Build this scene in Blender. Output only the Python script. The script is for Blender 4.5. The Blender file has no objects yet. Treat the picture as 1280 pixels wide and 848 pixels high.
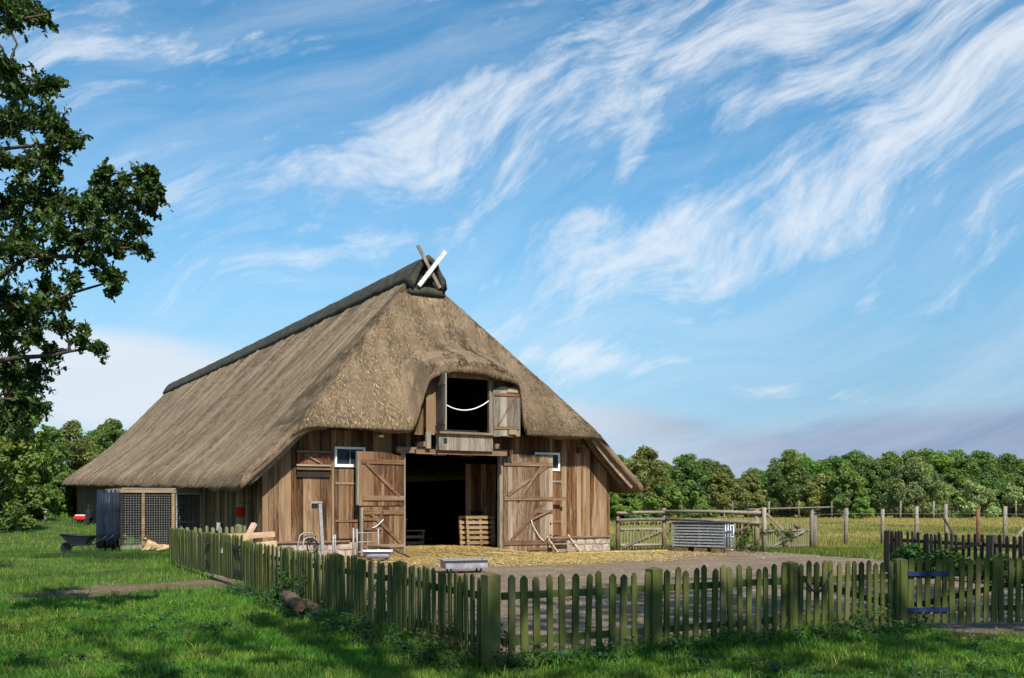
import bpy, math, random
import numpy as np
from mathutils import Vector, Matrix
R = math.radians
random.seed(7)
rng = np.random.default_rng(11)
S = bpy.context.scene
COL = S.collection

# ---------------------------------------------------------------- camera
F, HZ, CZ = 1284.0, 630.0, 1.7          # focal length and horizon row in photograph pixels, eye height
cam = bpy.data.cameras.new('camera'); co = bpy.data.objects.new('camera', cam); COL.objects.link(co)
co.location = (0, 0, CZ); co.rotation_euler = (R(90), 0, 0)
cam.sensor_fit = 'HORIZONTAL'; cam.sensor_width = 36; cam.lens = F * 36 / 1280
cam.shift_y = (HZ - 424) / 1280; cam.clip_start = .1; cam.clip_end = 6000
S.camera = co
# ---------------------------------------------------------------- sun, sky, exposure
SUN_AZ, SUN_EL = 20.0, 47.0             # azimuth measured from -Y (behind the camera) towards +X
S.view_settings.view_transform = 'Standard'; S.view_settings.look = 'None'
S.view_settings.exposure = 0.43; S.view_settings.gamma = 1; S.view_settings.use_curve_mapping = False
sd = Vector((math.sin(R(SUN_AZ)) * math.cos(R(SUN_EL)), -math.cos(R(SUN_AZ)) * math.cos(R(SUN_EL)), math.sin(R(SUN_EL))))
sl = bpy.data.lights.new('sun', 'SUN'); sl.energy = 5.0; sl.angle = R(.53); sl.color = (1, .945, .86)
so = bpy.data.objects.new('sun', sl); COL.objects.link(so); so.rotation_euler = sd.to_track_quat('Z', 'Y').to_euler(); so.location = sd * 100
W = bpy.data.worlds.new('World'); S.world = W; W.use_nodes = True


class NT:                                # tiny node helper
    def __init__(s, tree): s.t = tree; s.n = tree.nodes; s.l = tree.links
    def new(s, typ, **kw):
        n = s.n.new(typ)
        for k, v in kw.items(): setattr(n, k, v)
        return n
    def put(s, sock, v):
        if isinstance(v, bpy.types.NodeSocket): s.l.new(v, sock)
        else: sock.default_value = v
    def math(s, op, a, b=0.0, c=None, clamp=False):
        n = s.new('ShaderNodeMath', operation=op, use_clamp=clamp)
        s.put(n.inputs[0], a); s.put(n.inputs[1], b)
        if c is not None: s.put(n.inputs[2], c)
        return n.outputs[0]
    def vmath(s, op, a, b=(0, 0, 0), out=0):
        n = s.new('ShaderNodeVectorMath', operation=op); s.put(n.inputs[0], a)
        if op == 'SCALE': s.put(n.inputs['Scale'], b)
        else: s.put(n.inputs[1], b)
        return n.outputs[out]
    def mix(s, f, a, b, mode='MIX'):
        n = s.new('ShaderNodeMix', data_type='RGBA', blend_type=mode)
        s.put(n.inputs[0], f); s.put(n.inputs[6], a); s.put(n.inputs[7], b)
        return n.outputs[2]
    def noise(s, vec, scale=1.0, detail=4.0, rough=.55, dist=0.0, out=0):
        n = s.new('ShaderNodeTexNoise'); s.put(n.inputs['Vector'], vec)
        s.put(n.inputs['Scale'], scale); s.put(n.inputs['Detail'], detail); s.put(n.inputs['Roughness'], rough); s.put(n.inputs['Distortion'], dist)
        return n.outputs[out]
    def ramp(s, v, lo, hi, a=0.0, b=1.0, smooth=True):
        n = s.new('ShaderNodeMapRange', interpolation_type='SMOOTHSTEP' if smooth else 'LINEAR')
        s.put(n.inputs['Value'], v); s.put(n.inputs['From Min'], lo); s.put(n.inputs['From Max'], hi); s.put(n.inputs['To Min'], a); s.put(n.inputs['To Max'], b)
        return n.outputs[0]
    def xyz(s, v):
        n = s.new('ShaderNodeSeparateXYZ'); s.put(n.inputs[0], v); return n.outputs
    def comb(s, x, y, z):
        n = s.new('ShaderNodeCombineXYZ'); s.put(n.inputs[0], x); s.put(n.inputs[1], y); s.put(n.inputs[2], z); return n.outputs[0]


def build_sky():
    t = NT(W.node_tree); t.n.clear()
    sky = t.new('ShaderNodeTexSky', sky_type='NISHITA'); sky.sun_disc = False
    sky.sun_elevation = R(SUN_EL); sky.sun_rotation = R(180 - SUN_AZ); sky.altitude = 60; sky.air_density = 1.0; sky.dust_density = .35; sky.ozone_density = 2.2
    hs = t.new('ShaderNodeHueSaturation'); hs.inputs['Saturation'].default_value = 1.3; hs.inputs['Hue'].default_value = .487
    t.l.new(sky.outputs[0], hs.inputs['Color'])
    d = t.new('ShaderNodeTexCoord').outputs['Generated']
    x, y, z = t.xyz(d)
    # bearing and elevation of the view direction; cirrus fibres rise gently towards the right
    A = t.math('ARCTAN2', x, y); E = t.math('DIVIDE', z, t.math('SQRT', t.math('ADD', t.math('MULTIPLY', x, x), t.math('MULTIPLY', y, y))))
    p = t.comb(A, E, 0)
    warp = t.vmath('SCALE', t.vmath('SUBTRACT', t.noise(p, 2.6, 2, .45, out=1), (.5, .5, .5)), .26)
    warp2 = t.vmath('SCALE', t.vmath('SUBTRACT', t.noise(p, 8.0, 2, .5, out=1), (.5, .5, .5)), .022)
    pw = t.vmath('ADD', t.vmath('ADD', p, warp), warp2)
    mp = t.new('ShaderNodeMapping'); mp.vector_type = 'TEXTURE'; mp.inputs['Rotation'].default_value = (0, 0, R(21)); mp.inputs['Scale'].default_value = (.50, .085, 1)
    t.l.new(pw, mp.inputs['Vector'])
    streak = t.noise(mp.outputs[0], 1.15, 11, .64, .08)
    mp2 = t.new('ShaderNodeMapping'); mp2.vector_type = 'TEXTURE'; mp2.inputs['Rotation'].default_value = (0, 0, R(32)); mp2.inputs['Scale'].default_value = (.13, .05, 1)
    t.l.new(pw, mp2.inputs['Vector'])
    fine = t.noise(mp2.outputs[0], 1.6, 10, .68, .12)

    def band(ca, ce, ra, re, rot):       # soft elongated region in the sky where a cloud field sits
        c, s_ = math.cos(R(rot)), math.sin(R(rot))
        da = t.math('SUBTRACT', A, ca); de = t.math('SUBTRACT', E, ce)
        p1 = t.math('ADD', t.math('MULTIPLY', da, c / ra), t.math('MULTIPLY', de, s_ / ra))
        p2 = t.math('ADD', t.math('MULTIPLY', da, -s_ / re), t.math('MULTIPLY', de, c / re))
        q = t.math('ADD', t.math('MULTIPLY', p1, p1), t.math('MULTIPLY', p2, p2))
        return t.math('POWER', 2.718, t.math('MULTIPLY', q, -1.0))

    def px(x_, y_):
        a_ = math.atan((x_ - 640) / F); return a_, (HZ - y_) / F * math.cos(a_)
    fields = [((800, 95), .30, .062, 17, .60), ((570, 170), .14, .055, 25, .52), ((1040, 30), .22, .075, 12, .58), ((1010, 262), .30, .060, 22, .62),
              ((900, 300), .16, .05, 18, .42), ((1245, 90), .030, .13, -68, .55), ((120, 120), .45, .14, -25, .34), ((1200, 190), .22, .09, 20, .38),
              ((790, 190), .012, .03, -25, .55), ((1085, 375), .012, .022, -30, .50), ((720, 445), .07, .014, -5, .45), ((1010, 490), .14, .010, -6, .40), ((720, 280), .05, .014, 8, .4)]
    m = None
    for (c, ra, re, rot, wgt) in fields:
        b = t.math('MULTIPLY', band(*px(*c), ra, re, rot), wgt)
        m = b if m is None else t.math('ADD', m, b)
    m = t.math('MINIMUM', m, .75)
    dens = t.math('ADD', t.math('MULTIPLY', t.math('SUBTRACT', streak, .5), 2.7), t.math('MULTIPLY', t.math('SUBTRACT', fine, .5), 2.0))
    cirrus = t.ramp(t.math('ADD', dens, t.math('MULTIPLY', m, 1.0)), .14, 1.25)
    veil = t.math('MULTIPLY', t.ramp(t.noise(mp.outputs[0], .8, 9, .66, .1), .36, .72), .34)
    cirrus = t.math('MAXIMUM', cirrus, veil)
    # low banks near the horizon
    pl = t.comb(t.math('MULTIPLY', A, 3.0), t.math('MULTIPLY', E, 16.0), 3.3)
    bn = t.noise(pl, 2.2, 7, .55, .4)
    bank_l = t.math('MULTIPLY', band(*px(120, 475), .20, .055, 0), .95)
    bank_r = t.math('MULTIPLY', band(*px(780, 535), .16, .036, -6), .72)
    bank_f = t.math('MULTIPLY', band(*px(1150, 560), .42, .045, 3), .85)
    bank = t.ramp(t.math('ADD', t.math('MULTIPLY', bn, .55), t.math('MAXIMUM', bank_l, t.math('MAXIMUM', bank_r, bank_f))), .62, 1.02)
    haze = t.ramp(E, .36, .0, 0.0, .86)
    base = t.mix(haze, hs.outputs[0], t.mix(t.ramp(A, -.1, .45), (2.0, 3.5, 4.9, 1), (1.25, 2.35, 3.7, 1)))
    c1 = t.mix(t.math('MULTIPLY', bank, .82), base, t.mix(t.ramp(A, -.05, .30), (4.9, 5.2, 5.6, 1), (1.55, 2.05, 3.2, 1)))
    c2 = t.mix(t.math('MULTIPLY', cirrus, .80), c1, (5.4, 5.7, 6.1, 1))
    bg = t.new('ShaderNodeBackground'); bg.inputs['Strength'].default_value = .12
    t.l.new(c2, bg.inputs['Color'])
    t.l.new(bg.outputs[0], t.new('ShaderNodeOutputWorld').inputs[0])


build_sky()

# ---------------------------------------------------------------- places
YAW = R(29.6)
BR = Vector((math.cos(YAW), math.sin(YAW))); BD = Vector((-math.sin(YAW), math.cos(YAW)))
BO = Vector((-1.964, 33.873))            # middle of the barn's front wall on the ground


def ss(x, a, b):
    t = np.clip((np.asarray(x, float) - a) / (b - a), 0, 1); return t * t * (3 - 2 * t)


def gz(x, y):                            # ground height
    x = np.asarray(x, float); y = np.asarray(y, float)
    rise = .75 * ss(-x, 9, 26) * ss(y, 36, 66)
    und = .03 * np.sin(x * .9 + y * .35) * np.sin(y * .7 - x * .2) + .02 * np.sin(x * 2.3 + 1) * np.sin(y * 1.9)
    a = (x - BO.x) * BR.x + (y - BO.y) * BR.y; b = (x - BO.x) * BD.x + (y - BO.y) * BD.y
    inside = ss(a, -10.5, -9.0)          # the trodden yard is flatter
    hoof = .012 * np.sin(x * 5.3 + 1.7 * np.sin(y * 3.1)) * np.sin(y * 6.1 + 1.3 * np.sin(x * 2.7)) * inside
    return rise + hoof + und * (1 - .75 * inside) + .22 * np.exp(-((a - .1) / 2.2) ** 4 - ((b - 1.0) / 2.3) ** 4)


def g(x, y): return float(gz(x, y))


def at(px, py, z=0.0):                   # photograph pixel on a level z -> place
    Y = (CZ - z) * F / (py - HZ); return Vector(((px - 640) / F * Y, Y, z))


def atY(px, py, Y): return Vector(((px - 640) / F * Y, Y, CZ + (HZ - py) / F * Y))


def b2w(a, b, z=0.0): return Vector((BO.x + a * BR.x + b * BD.x, BO.y + a * BR.y + b * BD.y, z))


# ---------------------------------------------------------------- mesh helpers
def np_mesh(name, V, Fc, mats, smooth=False, col=None):
    me = bpy.data.meshes.new(name); V = np.asarray(V, np.float32); Fc = np.asarray(Fc, np.int32)
    me.vertices.add(len(V)); me.vertices.foreach_set('co', V.ravel())
    k = Fc.shape[1]; me.loops.add(Fc.size); me.loops.foreach_set('vertex_index', Fc.ravel())
    me.polygons.add(len(Fc)); me.polygons.foreach_set('loop_start', np.arange(0, Fc.size, k, dtype=np.int32))
    me.polygons.foreach_set('use_smooth', np.full(len(Fc), smooth, bool))
    if col is not None:
        at_ = me.color_attributes.new('col', 'FLOAT_COLOR', 'POINT')
        c4 = np.ones((len(V), 4), np.float32); c4[:, :col.shape[1]] = col; at_.data.foreach_set('color', c4.ravel())
    me.update(calc_edges=True)
    for m in (mats if isinstance(mats, (list, tuple)) else [mats]): me.materials.append(m)
    return me


class MB:                                # collects simple shapes into one mesh
    def __init__(s): s.v = []; s.f = []
    def add(s, vs, fs):
        n = len(s.v); s.v += [tuple(v) for v in vs]; s.f += [tuple(i + n for i in f) for f in fs]; return s
    def box(s, c, d, rot=None):
        x, y, z = d[0] / 2, d[1] / 2, d[2] / 2; c = Vector(c)
        vs = [Vector((i * x, j * y, k * z)) for k in (-1, 1) for j in (-1, 1) for i in (-1, 1)]
        if rot: vs = [rot @ v for v in vs]
        return s.add([v + c for v in vs], [(0, 2, 3, 1), (4, 5, 7, 6), (0, 1, 5, 4), (2, 6, 7, 3), (0, 4, 6, 2), (1, 3, 7, 5)])
    def bar(s, p, q, w, h, up=(0, 0, 1)):
        p, q = Vector(p), Vector(q); d = (q - p); L = d.length; d.normalize(); up = Vector(up)
        sx = d.cross(up)
        if sx.length < 1e-4: sx = d.cross(Vector((1, 0, 0)))
        sx.normalize(); u = sx.cross(d)
        rot = Matrix((sx, d, u)).transposed()
        return s.box((p + q) / 2, (w, L, h), rot)
    def tube(s, pts, rad, n=8, cap=True):
        pts = [Vector(p) for p in pts]
        if not isinstance(rad, (list, tuple)): rad = [rad] * len(pts)
        base = len(s.v); prev = None
        for i, p in enumerate(pts):
            d = (pts[min(i + 1, len(pts) - 1)] - pts[max(i - 1, 0)]).normalized()
            if prev is None: prev = d.orthogonal().normalized()
            e = (prev - d * prev.dot(d)).normalized(); prev = e; f = d.cross(e)
            for k in range(n):
                a = 2 * math.pi * k / n; s.v.append(tuple(p + (e * math.cos(a) + f * math.sin(a)) * rad[i]))
        for i in range(len(pts) - 1):
            for k in range(n):
                a = base + i * n + k; b = base + i * n + (k + 1) % n; s.f.append((a, b, b + n, a + n))
        if cap:
            s.f.append(tuple(base + k for k in reversed(range(n)))); e = base + (len(pts) - 1) * n; s.f.append(tuple(e + k for k in range(n)))
        return s
    def prism(s, poly, z0, z1, m=None):      # polygon in xy extruded along z, then matrix
        n = len(poly); vs = [Vector((x, y, z0)) for x, y in poly] + [Vector((x, y, z1)) for x, y in poly]
        if m: vs = [m @ v for v in vs]
        return s.add(vs, [tuple(reversed(range(n))), tuple(range(n, 2 * n))] + [(i, (i + 1) % n, n + (i + 1) % n, n + i) for i in range(n)])
    def lathe(s, prof, c=(0, 0, 0), n=20):
        base = len(s.v); c = Vector(c)
        for (r, z) in prof:
            for k in range(n):
                a = 2 * math.pi * k / n; s.v.append((c.x + r * math.cos(a), c.y + r * math.sin(a), c.z + z))
        for i in range(len(prof) - 1):
            for k in range(n):
                a = base + i * n + k; b = base + i * n + (k + 1) % n; s.f.append((a, b, b + n, a + n))
        return s
    def mesh(s, name, mat, smooth=False):
        me = bpy.data.meshes.new(name); me.from_pydata(s.v, [], s.f); me.update()
        if smooth: me.polygons.foreach_set('use_smooth', [True] * len(me.polygons))
        me.materials.append(mat); return me
    def build(s, name, mat, parent=None, smooth=False, bevel=0):
        o = link(name, s.mesh(name, mat, smooth), parent)
        if bevel:
            m = o.modifiers.new('bevel', 'BEVEL'); m.width = bevel; m.segments = 2; m.limit_method = 'ANGLE'
        return o


def link(name, me, parent=None, loc=(0, 0, 0), rot=(0, 0, 0)):
    o = bpy.data.objects.new(name, me); COL.objects.link(o); o.location = loc; o.rotation_euler = rot
    if parent: o.parent = parent
    return o


def tag(o, label, cat, group=None):
    o['label'] = label; o['category'] = cat
    if group: o['group'] = group
    return o


def thing(name, label, cat, loc=(0, 0, 0), rz=0, group=None):
    o = bpy.data.objects.new(name, None); COL.objects.link(o); o.empty_display_size = .2
    o.location = loc; o.rotation_euler = (0, 0, rz); return tag(o, label, cat, group)


def kind(o, k): o['kind'] = k; return o


# ---------------------------------------------------------------- materials
def newmat(name):
    m = bpy.data.materials.new(name); m.use_nodes = True; t = NT(m.node_tree); t.n.clear()
    p = t.new('ShaderNodeBsdfPrincipled'); o = t.new('ShaderNodeOutputMaterial'); t.l.new(p.outputs[0], o.inputs[0])
    p.inputs['Roughness'].default_value = .85; p.inputs['Specular IOR Level'].default_value = .25
    return m, t, p, o


def bump(t, p, h, strength=.5, dist=.01):
    b = t.new('ShaderNodeBump'); b.inputs['Strength'].default_value = strength; b.inputs['Distance'].default_value = dist
    t.l.new(h, b.inputs['Height']); t.l.new(b.outputs[0], p.inputs['Normal'])


def objvec(t):                            # object coordinates shifted per object so that copies differ
    oi = t.new('ShaderNodeObjectInfo').outputs['Random']; tc = t.new('ShaderNodeTexCoord').outputs['Object']
    sh = t.comb(t.math('MULTIPLY', oi, 91.7), t.math('MULTIPLY', oi, 57.3), t.math('MULTIPLY', oi, 33.1))
    return t.vmath('ADD', tc, sh), oi


def wood(name, dark, mid, pale, axis=2, scale=1.0, algae=None, spread=.5, stain=False):
    m, t, p, o = newmat(name)
    v, rnd = objvec(t)
    sc = [9.0, 9.0, 9.0]; sc[axis] = .7
    grain = t.noise(t.vmath('MULTIPLY', v, tuple(s * scale for s in sc)), 3.0, 8, .68, .35)
    wear = t.noise(t.vmath('MULTIPLY', v, tuple(s * .25 * scale for s in sc)), 1.6, 5, .6)
    c = t.mix(t.ramp(grain, .36, .60), dark + (1,), mid + (1,))
    c = t.mix(t.ramp(wear, .48, .72, 0, .85), c, pale + (1,))
    if stain:
        gp = t.new('ShaderNodeNewGeometry').outputs['Position']; sn = t.noise(t.vmath('MULTIPLY', gp, (2.2, 2.2, .35)), .9, 6, .65, .3)
        zz = t.xyz(gp)[2]; sn = t.math('ADD', sn, t.ramp(zz, .5, 3.6, .09, -.10, False))      # bleached by weather low down, browner where the eave keeps it dry
        sp = t.noise(t.vmath('MULTIPLY', gp, (9, 9, .8)), 1.4, 5, .7, .4); c = t.mix(t.math('MULTIPLY', t.ramp(sn, .51, .68, 0, .8), t.ramp(sp, .40, .62)), c, pale + (1,)); c = t.mix(t.ramp(sn, .46, .30, 0, .7), c, tuple(k * .8 for k in dark) + (1,))
    c = t.mix(t.ramp(rnd, 0, 1, 0, spread), c, t.mix(t.math('GREATER_THAN', t.math('FRACT', t.math('MULTIPLY', rnd, 7.13)), .5), tuple(k * .55 for k in dark) + (1,), pale + (1,)))
    if algae:
        an = t.noise(t.vmath('MULTIPLY', v, (1.0, 1.0, .8)), 1.7, 4, .6)
        c = t.mix(t.ramp(an, .30, .62, .25, 1.0), c, algae + (1,))
    t.l.new(c, p.inputs['Base Color']); p.inputs['Roughness'].default_value = .82
    bump(t, p, grain, .6, .006)
    return m


def plain(name, c, rough=.6, metal=0.0, var=.25, scale=6.0, bmp=0.0):
    m, t, p, o = newmat(name); v, rnd = objvec(t)
    n = t.noise(v, scale, 6, .6)
    t.l.new(t.mix(t.ramp(n, .3, .7), tuple(k * (1 - var) for k in c) + (1,), tuple(min(1, k * (1 + var)) for k in c) + (1,)), p.inputs['Base Color'])
    p.inputs['Roughness'].default_value = rough; p.inputs['Metallic'].default_value = metal
    t.l.new(t.ramp(n, .3, .7, rough * .8, min(1, rough * 1.2)), p.inputs['Roughness'])
    if bmp: bump(t, p, n, bmp, .01)
    return m


def leafmat(name, transl=.35, rough=.55, randv=0.0):
    m, t, p, o = newmat(name)
    a = t.new('ShaderNodeVertexColor'); a.layer_name = 'col'; c = a.outputs[0]
    if randv:
        rnd = t.new('ShaderNodeObjectInfo').outputs['Random']
        hs = t.new('ShaderNodeHueSaturation'); t.l.new(c, hs.inputs['Color'])
        t.l.new(t.ramp(rnd, 0, 1, 1 - randv, 1 + randv, False), hs.inputs['Value'])
        t.l.new(t.ramp(t.math('FRACT', t.math('MULTIPLY', rnd, 5.7)), 0, 1, .485, .515, False), hs.inputs['Hue']); c = hs.outputs[0]
    t.l.new(c, p.inputs['Base Color']); p.inputs['Roughness'].default_value = rough; p.inputs['Specular IOR Level'].default_value = .3
    tr = t.new('ShaderNodeBsdfTranslucent'); t.l.new(t.mix(1.0, c, (1.25, 1.3, .7, 1), 'MULTIPLY'), tr.inputs[0])
    mx = t.new('ShaderNodeMixShader'); mx.inputs[0].default_value = transl
    t.l.new(p.outputs[0], mx.inputs[1]); t.l.new(tr.outputs[0], mx.inputs[2]); t.l.new(mx.outputs[0], o.inputs[0])
    return m


M = {}
M['wall'] = wood('wall_boards', (.028, .011, .004), (.165, .074, .026), (.38, .265, .155), spread=.5, stain=True)
M['wall_red'] = wood('red_brown_boards', (.075, .030, .013), (.19, .082, .036), (.27, .14, .07), spread=.3, stain=True)
M['door'] = wood('door_boards', (.055, .029, .015), (.195, .120, .067), (.42, .33, .235), spread=.45, stain=True)
M['door_l'] = wood('brown_door_boards', (.042, .017, .007), (.165, .074, .029), (.31, .20, .115), spread=.45, stain=True)
M['ledge'] = wood('door_ledges', (.10, .05, .026), (.21, .115, .062), (.32, .22, .14), axis=0, spread=.3)
M['beam'] = wood('weathered_beam', (.10, .07, .045), (.25, .175, .115), (.36, .28, .20), axis=0, spread=.3)
M['greywood'] = wood('grey_weathered_wood', (.10, .085, .062), (.26, .22, .165), (.40, .35, .28), spread=.4)
M['greyrail'] = wood('grey_weathered_rail', (.10, .085, .062), (.26, .22, .165), (.38, .33, .26), axis=0, spread=.4)
M['picket'] = wood('mossy_picket', (.024, .030, .010), (.095, .092, .032), (.26, .215, .105), algae=(.072, .088, .016), spread=.55)
M['mossrail'] = wood('mossy_rail', (.025, .032, .012), (.07, .075, .030), (.14, .12, .06), axis=0, algae=(.055, .085, .016), spread=.3)
M['darkpicket'] = wood('dark_picket', (.022, .020, .013), (.060, .050, .034), (.12, .10, .07), spread=.3)
M['palepicket'] = wood('pale_picket', (.10, .095, .055), (.24, .22, .13), (.36, .33, .22), algae=(.17, .18, .075), spread=.4)
M['fresh'] = wood('fresh_timber', (.38, .25, .14), (.56, .40, .25), (.68, .54, .38), axis=0, spread=.25)
M['pallet'] = wood('pallet_wood', (.16, .10, .05), (.32, .21, .11), (.42, .31, .19), axis=0, spread=.3)
M['white'] = plain('white_paint', (.80, .79, .75), .5, 0, .06)
M['oldwhite'] = plain('weathered_white_paint', (.66, .64, .60), .7, 0, .22, 9, .4)
M['glass'] = None
M['iron'] = plain('dark_iron', (.035, .033, .032), .55, .6)
M['galv'] = plain('galvanised_steel', (.62, .64, .66), .42, .85, .18, 14)
M['galv_dull'] = plain('dull_galvanised_tube', (.34, .33, .31), .65, .4, .2, 14)
M['black'] = plain('black_plastic', (.022, .024, .032), .45, 0, .3)
M['bluetarp'] = plain('blue_tarpaulin', (.011, .019, .032), .5, 0, .3, 3, .4)
M['bluepaint'] = plain('blue_paint', (.012, .026, .085), .45, 0, .25)
M['red'] = plain('red_plastic', (.55, .03, .015), .45, 0, .15)
M['stone'] = plain('field_stone', (.36, .29, .24), .9, 0, .35, 5, .6)
M['mortar'] = plain('mortar', (.30, .22, .16), .95, 0, .2, 9, .5)
M['darkboard'] = plain('dark_boards_and_hole_shade', (.028, .022, .016), .95, 0, .3, 5)
M['bark'] = plain('bark', (.075, .058, .040), .95, 0, .45, 9, .9)
M['birch'] = plain('birch_bark', (.58, .55, .48), .8, 0, .4, 7, .4)
M['rotten'] = plain('rotten_bark', (.085, .060, .042), .95, 0, .55, 7, 1.0)
M['logend'] = plain('cut_log', (.15, .095, .055), .9, 0, .35, 9, .5)
M['bale'] = plain('hay_bale', (.42, .27, .08), .95, 0, .35, 18, .8)
M['rope'] = plain('white_rope', (.75, .74, .70), .8, 0, .1, 30)
M['hose'] = plain('yellow_hose', (.55, .42, .10), .6, 0, .15)
M['zinc'] = plain('zinc_tray', (.34, .33, .36), .5, .35, .2, 8)
M['tub'] = plain('enamel_tub', (.34, .33, .42), .35, 0, .12, 8)
M['bucket'] = plain('pale_bucket', (.62, .62, .52), .5, 0, .1)
M['tan'] = plain('tan_fur', (.44, .30, .17), .9, 0, .3, 16, .4)
M['darkfur'] = plain('dark_fur', (.045, .030, .020), .9, 0, .3, 16, .4)
M['rust'] = plain('rusty_metal', (.20, .105, .055), .85, .2, .35, 12, .4)
M['leaf'] = leafmat('oak_leaf', .28, .5)
M['farleaf'] = leafmat('tree_leaf', .42, .6, .16)
M['grass'] = leafmat('grass_blade', .35, .6)
M['straw'] = leafmat('straw', .15, .6)
M['reed'] = leafmat('thatch_reed', .05, .8)


def glassmat():
    m, t, p, o = newmat('window_glass'); p.inputs['Base Color'].default_value = (.02, .028, .035, 1); p.inputs['Roughness'].default_value = .06
    p.inputs['Specular IOR Level'].default_value = .16; return m


M['glass'] = glassmat()


def thatchmat():
    m, t, p, o = newmat('thatch'); tc = t.new('ShaderNodeTexCoord').outputs['Object']
    x, y, z = t.xyz(tc)
    # reeds run down the slope: stretched along x (side slopes); front hip has y-stretched pattern
    fine = t.noise(t.vmath('MULTIPLY', tc, (9.0, 20.0, 9.0)), 2.4, 6, .75, .5)
    streak = t.noise(t.vmath('MULTIPLY', tc, (.22, 2.2, .22)), 1.5, 6, .62, .35)
    blot = t.noise(t.vmath('MULTIPLY', tc, (.7, .7, .5)), .9, 5, .6, .3)
    c = t.mix(t.ramp(fine, .3, .7), (.070, .045, .025, 1), (.33, .24, .148, 1))
    c = t.mix(t.ramp(streak, .38, .66, 0, .42), c, (.46, .345, .215, 1))
    c = t.mix(t.ramp(blot, .44, .66, 0, .72), c, (.115, .078, .047, 1))
    c = t.mix(t.ramp(y, 2.2, .9, 0, .45), c, (.15, .10, .062, 1))      # the hipped front is older and browner
    t.l.new(c, p.inputs['Base Color']); p.inputs['Roughness'].default_value = .95
    h = t.math('ADD', t.math('MULTIPLY', fine, .7), t.math('MULTIPLY', streak, .9))
    bump(t, p, h, .9, .035)
    return m


M['thatch'] = thatchmat()


def sodmat():
    m, t, p, o = newmat('ridge_sod'); tc = t.new('ShaderNodeTexCoord').outputs['Object']
    n = t.noise(tc, 3.0, 7, .7); n2 = t.noise(tc, 14.0, 5, .7)
    c = t.mix(t.ramp(n, .35, .68), (.035, .034, .026, 1), (.085, .080, .058, 1)); c = t.mix(t.ramp(n2, .5, .75, 0, .5), c, (.12, .11, .085, 1))
    t.l.new(c, p.inputs['Base Color']); p.inputs['Roughness'].default_value = 1; bump(t, p, t.math('ADD', n, n2), 1.0, .05); return m


M['sod'] = sodmat()


def groundmat():
    m, t, p, o = newmat('ground'); a = t.new('ShaderNodeVertexColor'); a.layer_name = 'col'
    r_ = t.new('ShaderNodeSeparateColor')
    t.l.new(a.outputs[0], r_.inputs[0]); yard, straw, bare = r_.outputs[0], r_.outputs[1], r_.outputs[2]; mead = a.outputs[1]
    tc = t.new('ShaderNodeTexCoord').outputs['Object']
    n1 = t.noise(tc, .8, 6, .62); n2 = t.noise(tc, 7.0, 6, .7); n3 = t.noise(tc, 45.0, 4, .7); n4 = t.noise(tc, .06, 4, .6)
    grass = t.mix(t.ramp(n1, .35, .65), (.042, .085, .012, 1), (.110, .165, .025, 1)); grass = t.mix(t.ramp(n2, .4, .7, 0, .6), grass, (.035, .034, .012, 1))
    md = t.mix(t.ramp(n1, .35, .7), (.150, .155, .034, 1), (.29, .235, .080, 1)); md = t.mix(t.ramp(n4, .4, .62), md, (.30, .225, .085, 1))
    grav = t.mix(t.ramp(n2, .3, .7), (.165, .118, .076, 1), (.275, .205, .140, 1)); grav = t.mix(t.ramp(n1, .4, .65, 0, .6), grav, (.34, .25, .16, 1)); grav = t.mix(t.ramp(n3, .55, .75, 0, .7), grav, (.36, .31, .25, 1)); grav = t.mix(t.ramp(n3, .3, .42, .5, 0), grav, (.075, .055, .040, 1)); rut = t.noise(t.vmath('MULTIPLY', tc, (.35, 1.5, 1)), .9, 5, .6, .6); grav = t.mix(t.ramp(rut, .52, .68, 0, .55), grav, (.115, .080, .052, 1))
    st = t.mix(t.ramp(n3, .35, .7), (.22, .155, .070, 1), (.42, .315, .155, 1)); st = t.mix(t.ramp(n2, .5, .75, 0, .6), st, (.22, .15, .055, 1))
    dirt = t.mix(t.ramp(n2, .3, .7), (.13, .088, .050, 1), (.29, .21, .125, 1)); dirt = t.mix(t.ramp(n1, .45, .6, 0, .6), dirt, (.10, .095, .035, 1))
    br = t.math('ADD', t.math('MULTIPLY', t.math('SUBTRACT', n2, .5), .9), t.math('MULTIPLY', t.math('SUBTRACT', n1, .5), 1.0))

    def mk(v): return t.ramp(t.math('ADD', v, br), .3, .7)
    c = t.mix(mk(mead), grass, md); c = t.mix(mk(yard), c, grav); c = t.mix(mk(straw), c, st); c = t.mix(mk(bare), c, dirt)
    t.l.new(c, p.inputs['Base Color']); p.inputs['Roughness'].default_value = .95
    bump(t, p, t.math('ADD', t.math('MULTIPLY', n2, 1.6), n3), .9, .055); return m


M['ground'] = groundmat()

# ---------------------------------------------------------------- ground sheet
FC = Vector((-.22, 10.6))                 # fence corner
FL = (Vector((-9.26, 28.0)) - FC); FLn = FL.normalized(); FLL = FL.length       # left run
FR = Vector((5.26, 13.85)) - FC; FRn = FR.normalized(); FRL = FR.length         # right run


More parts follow.
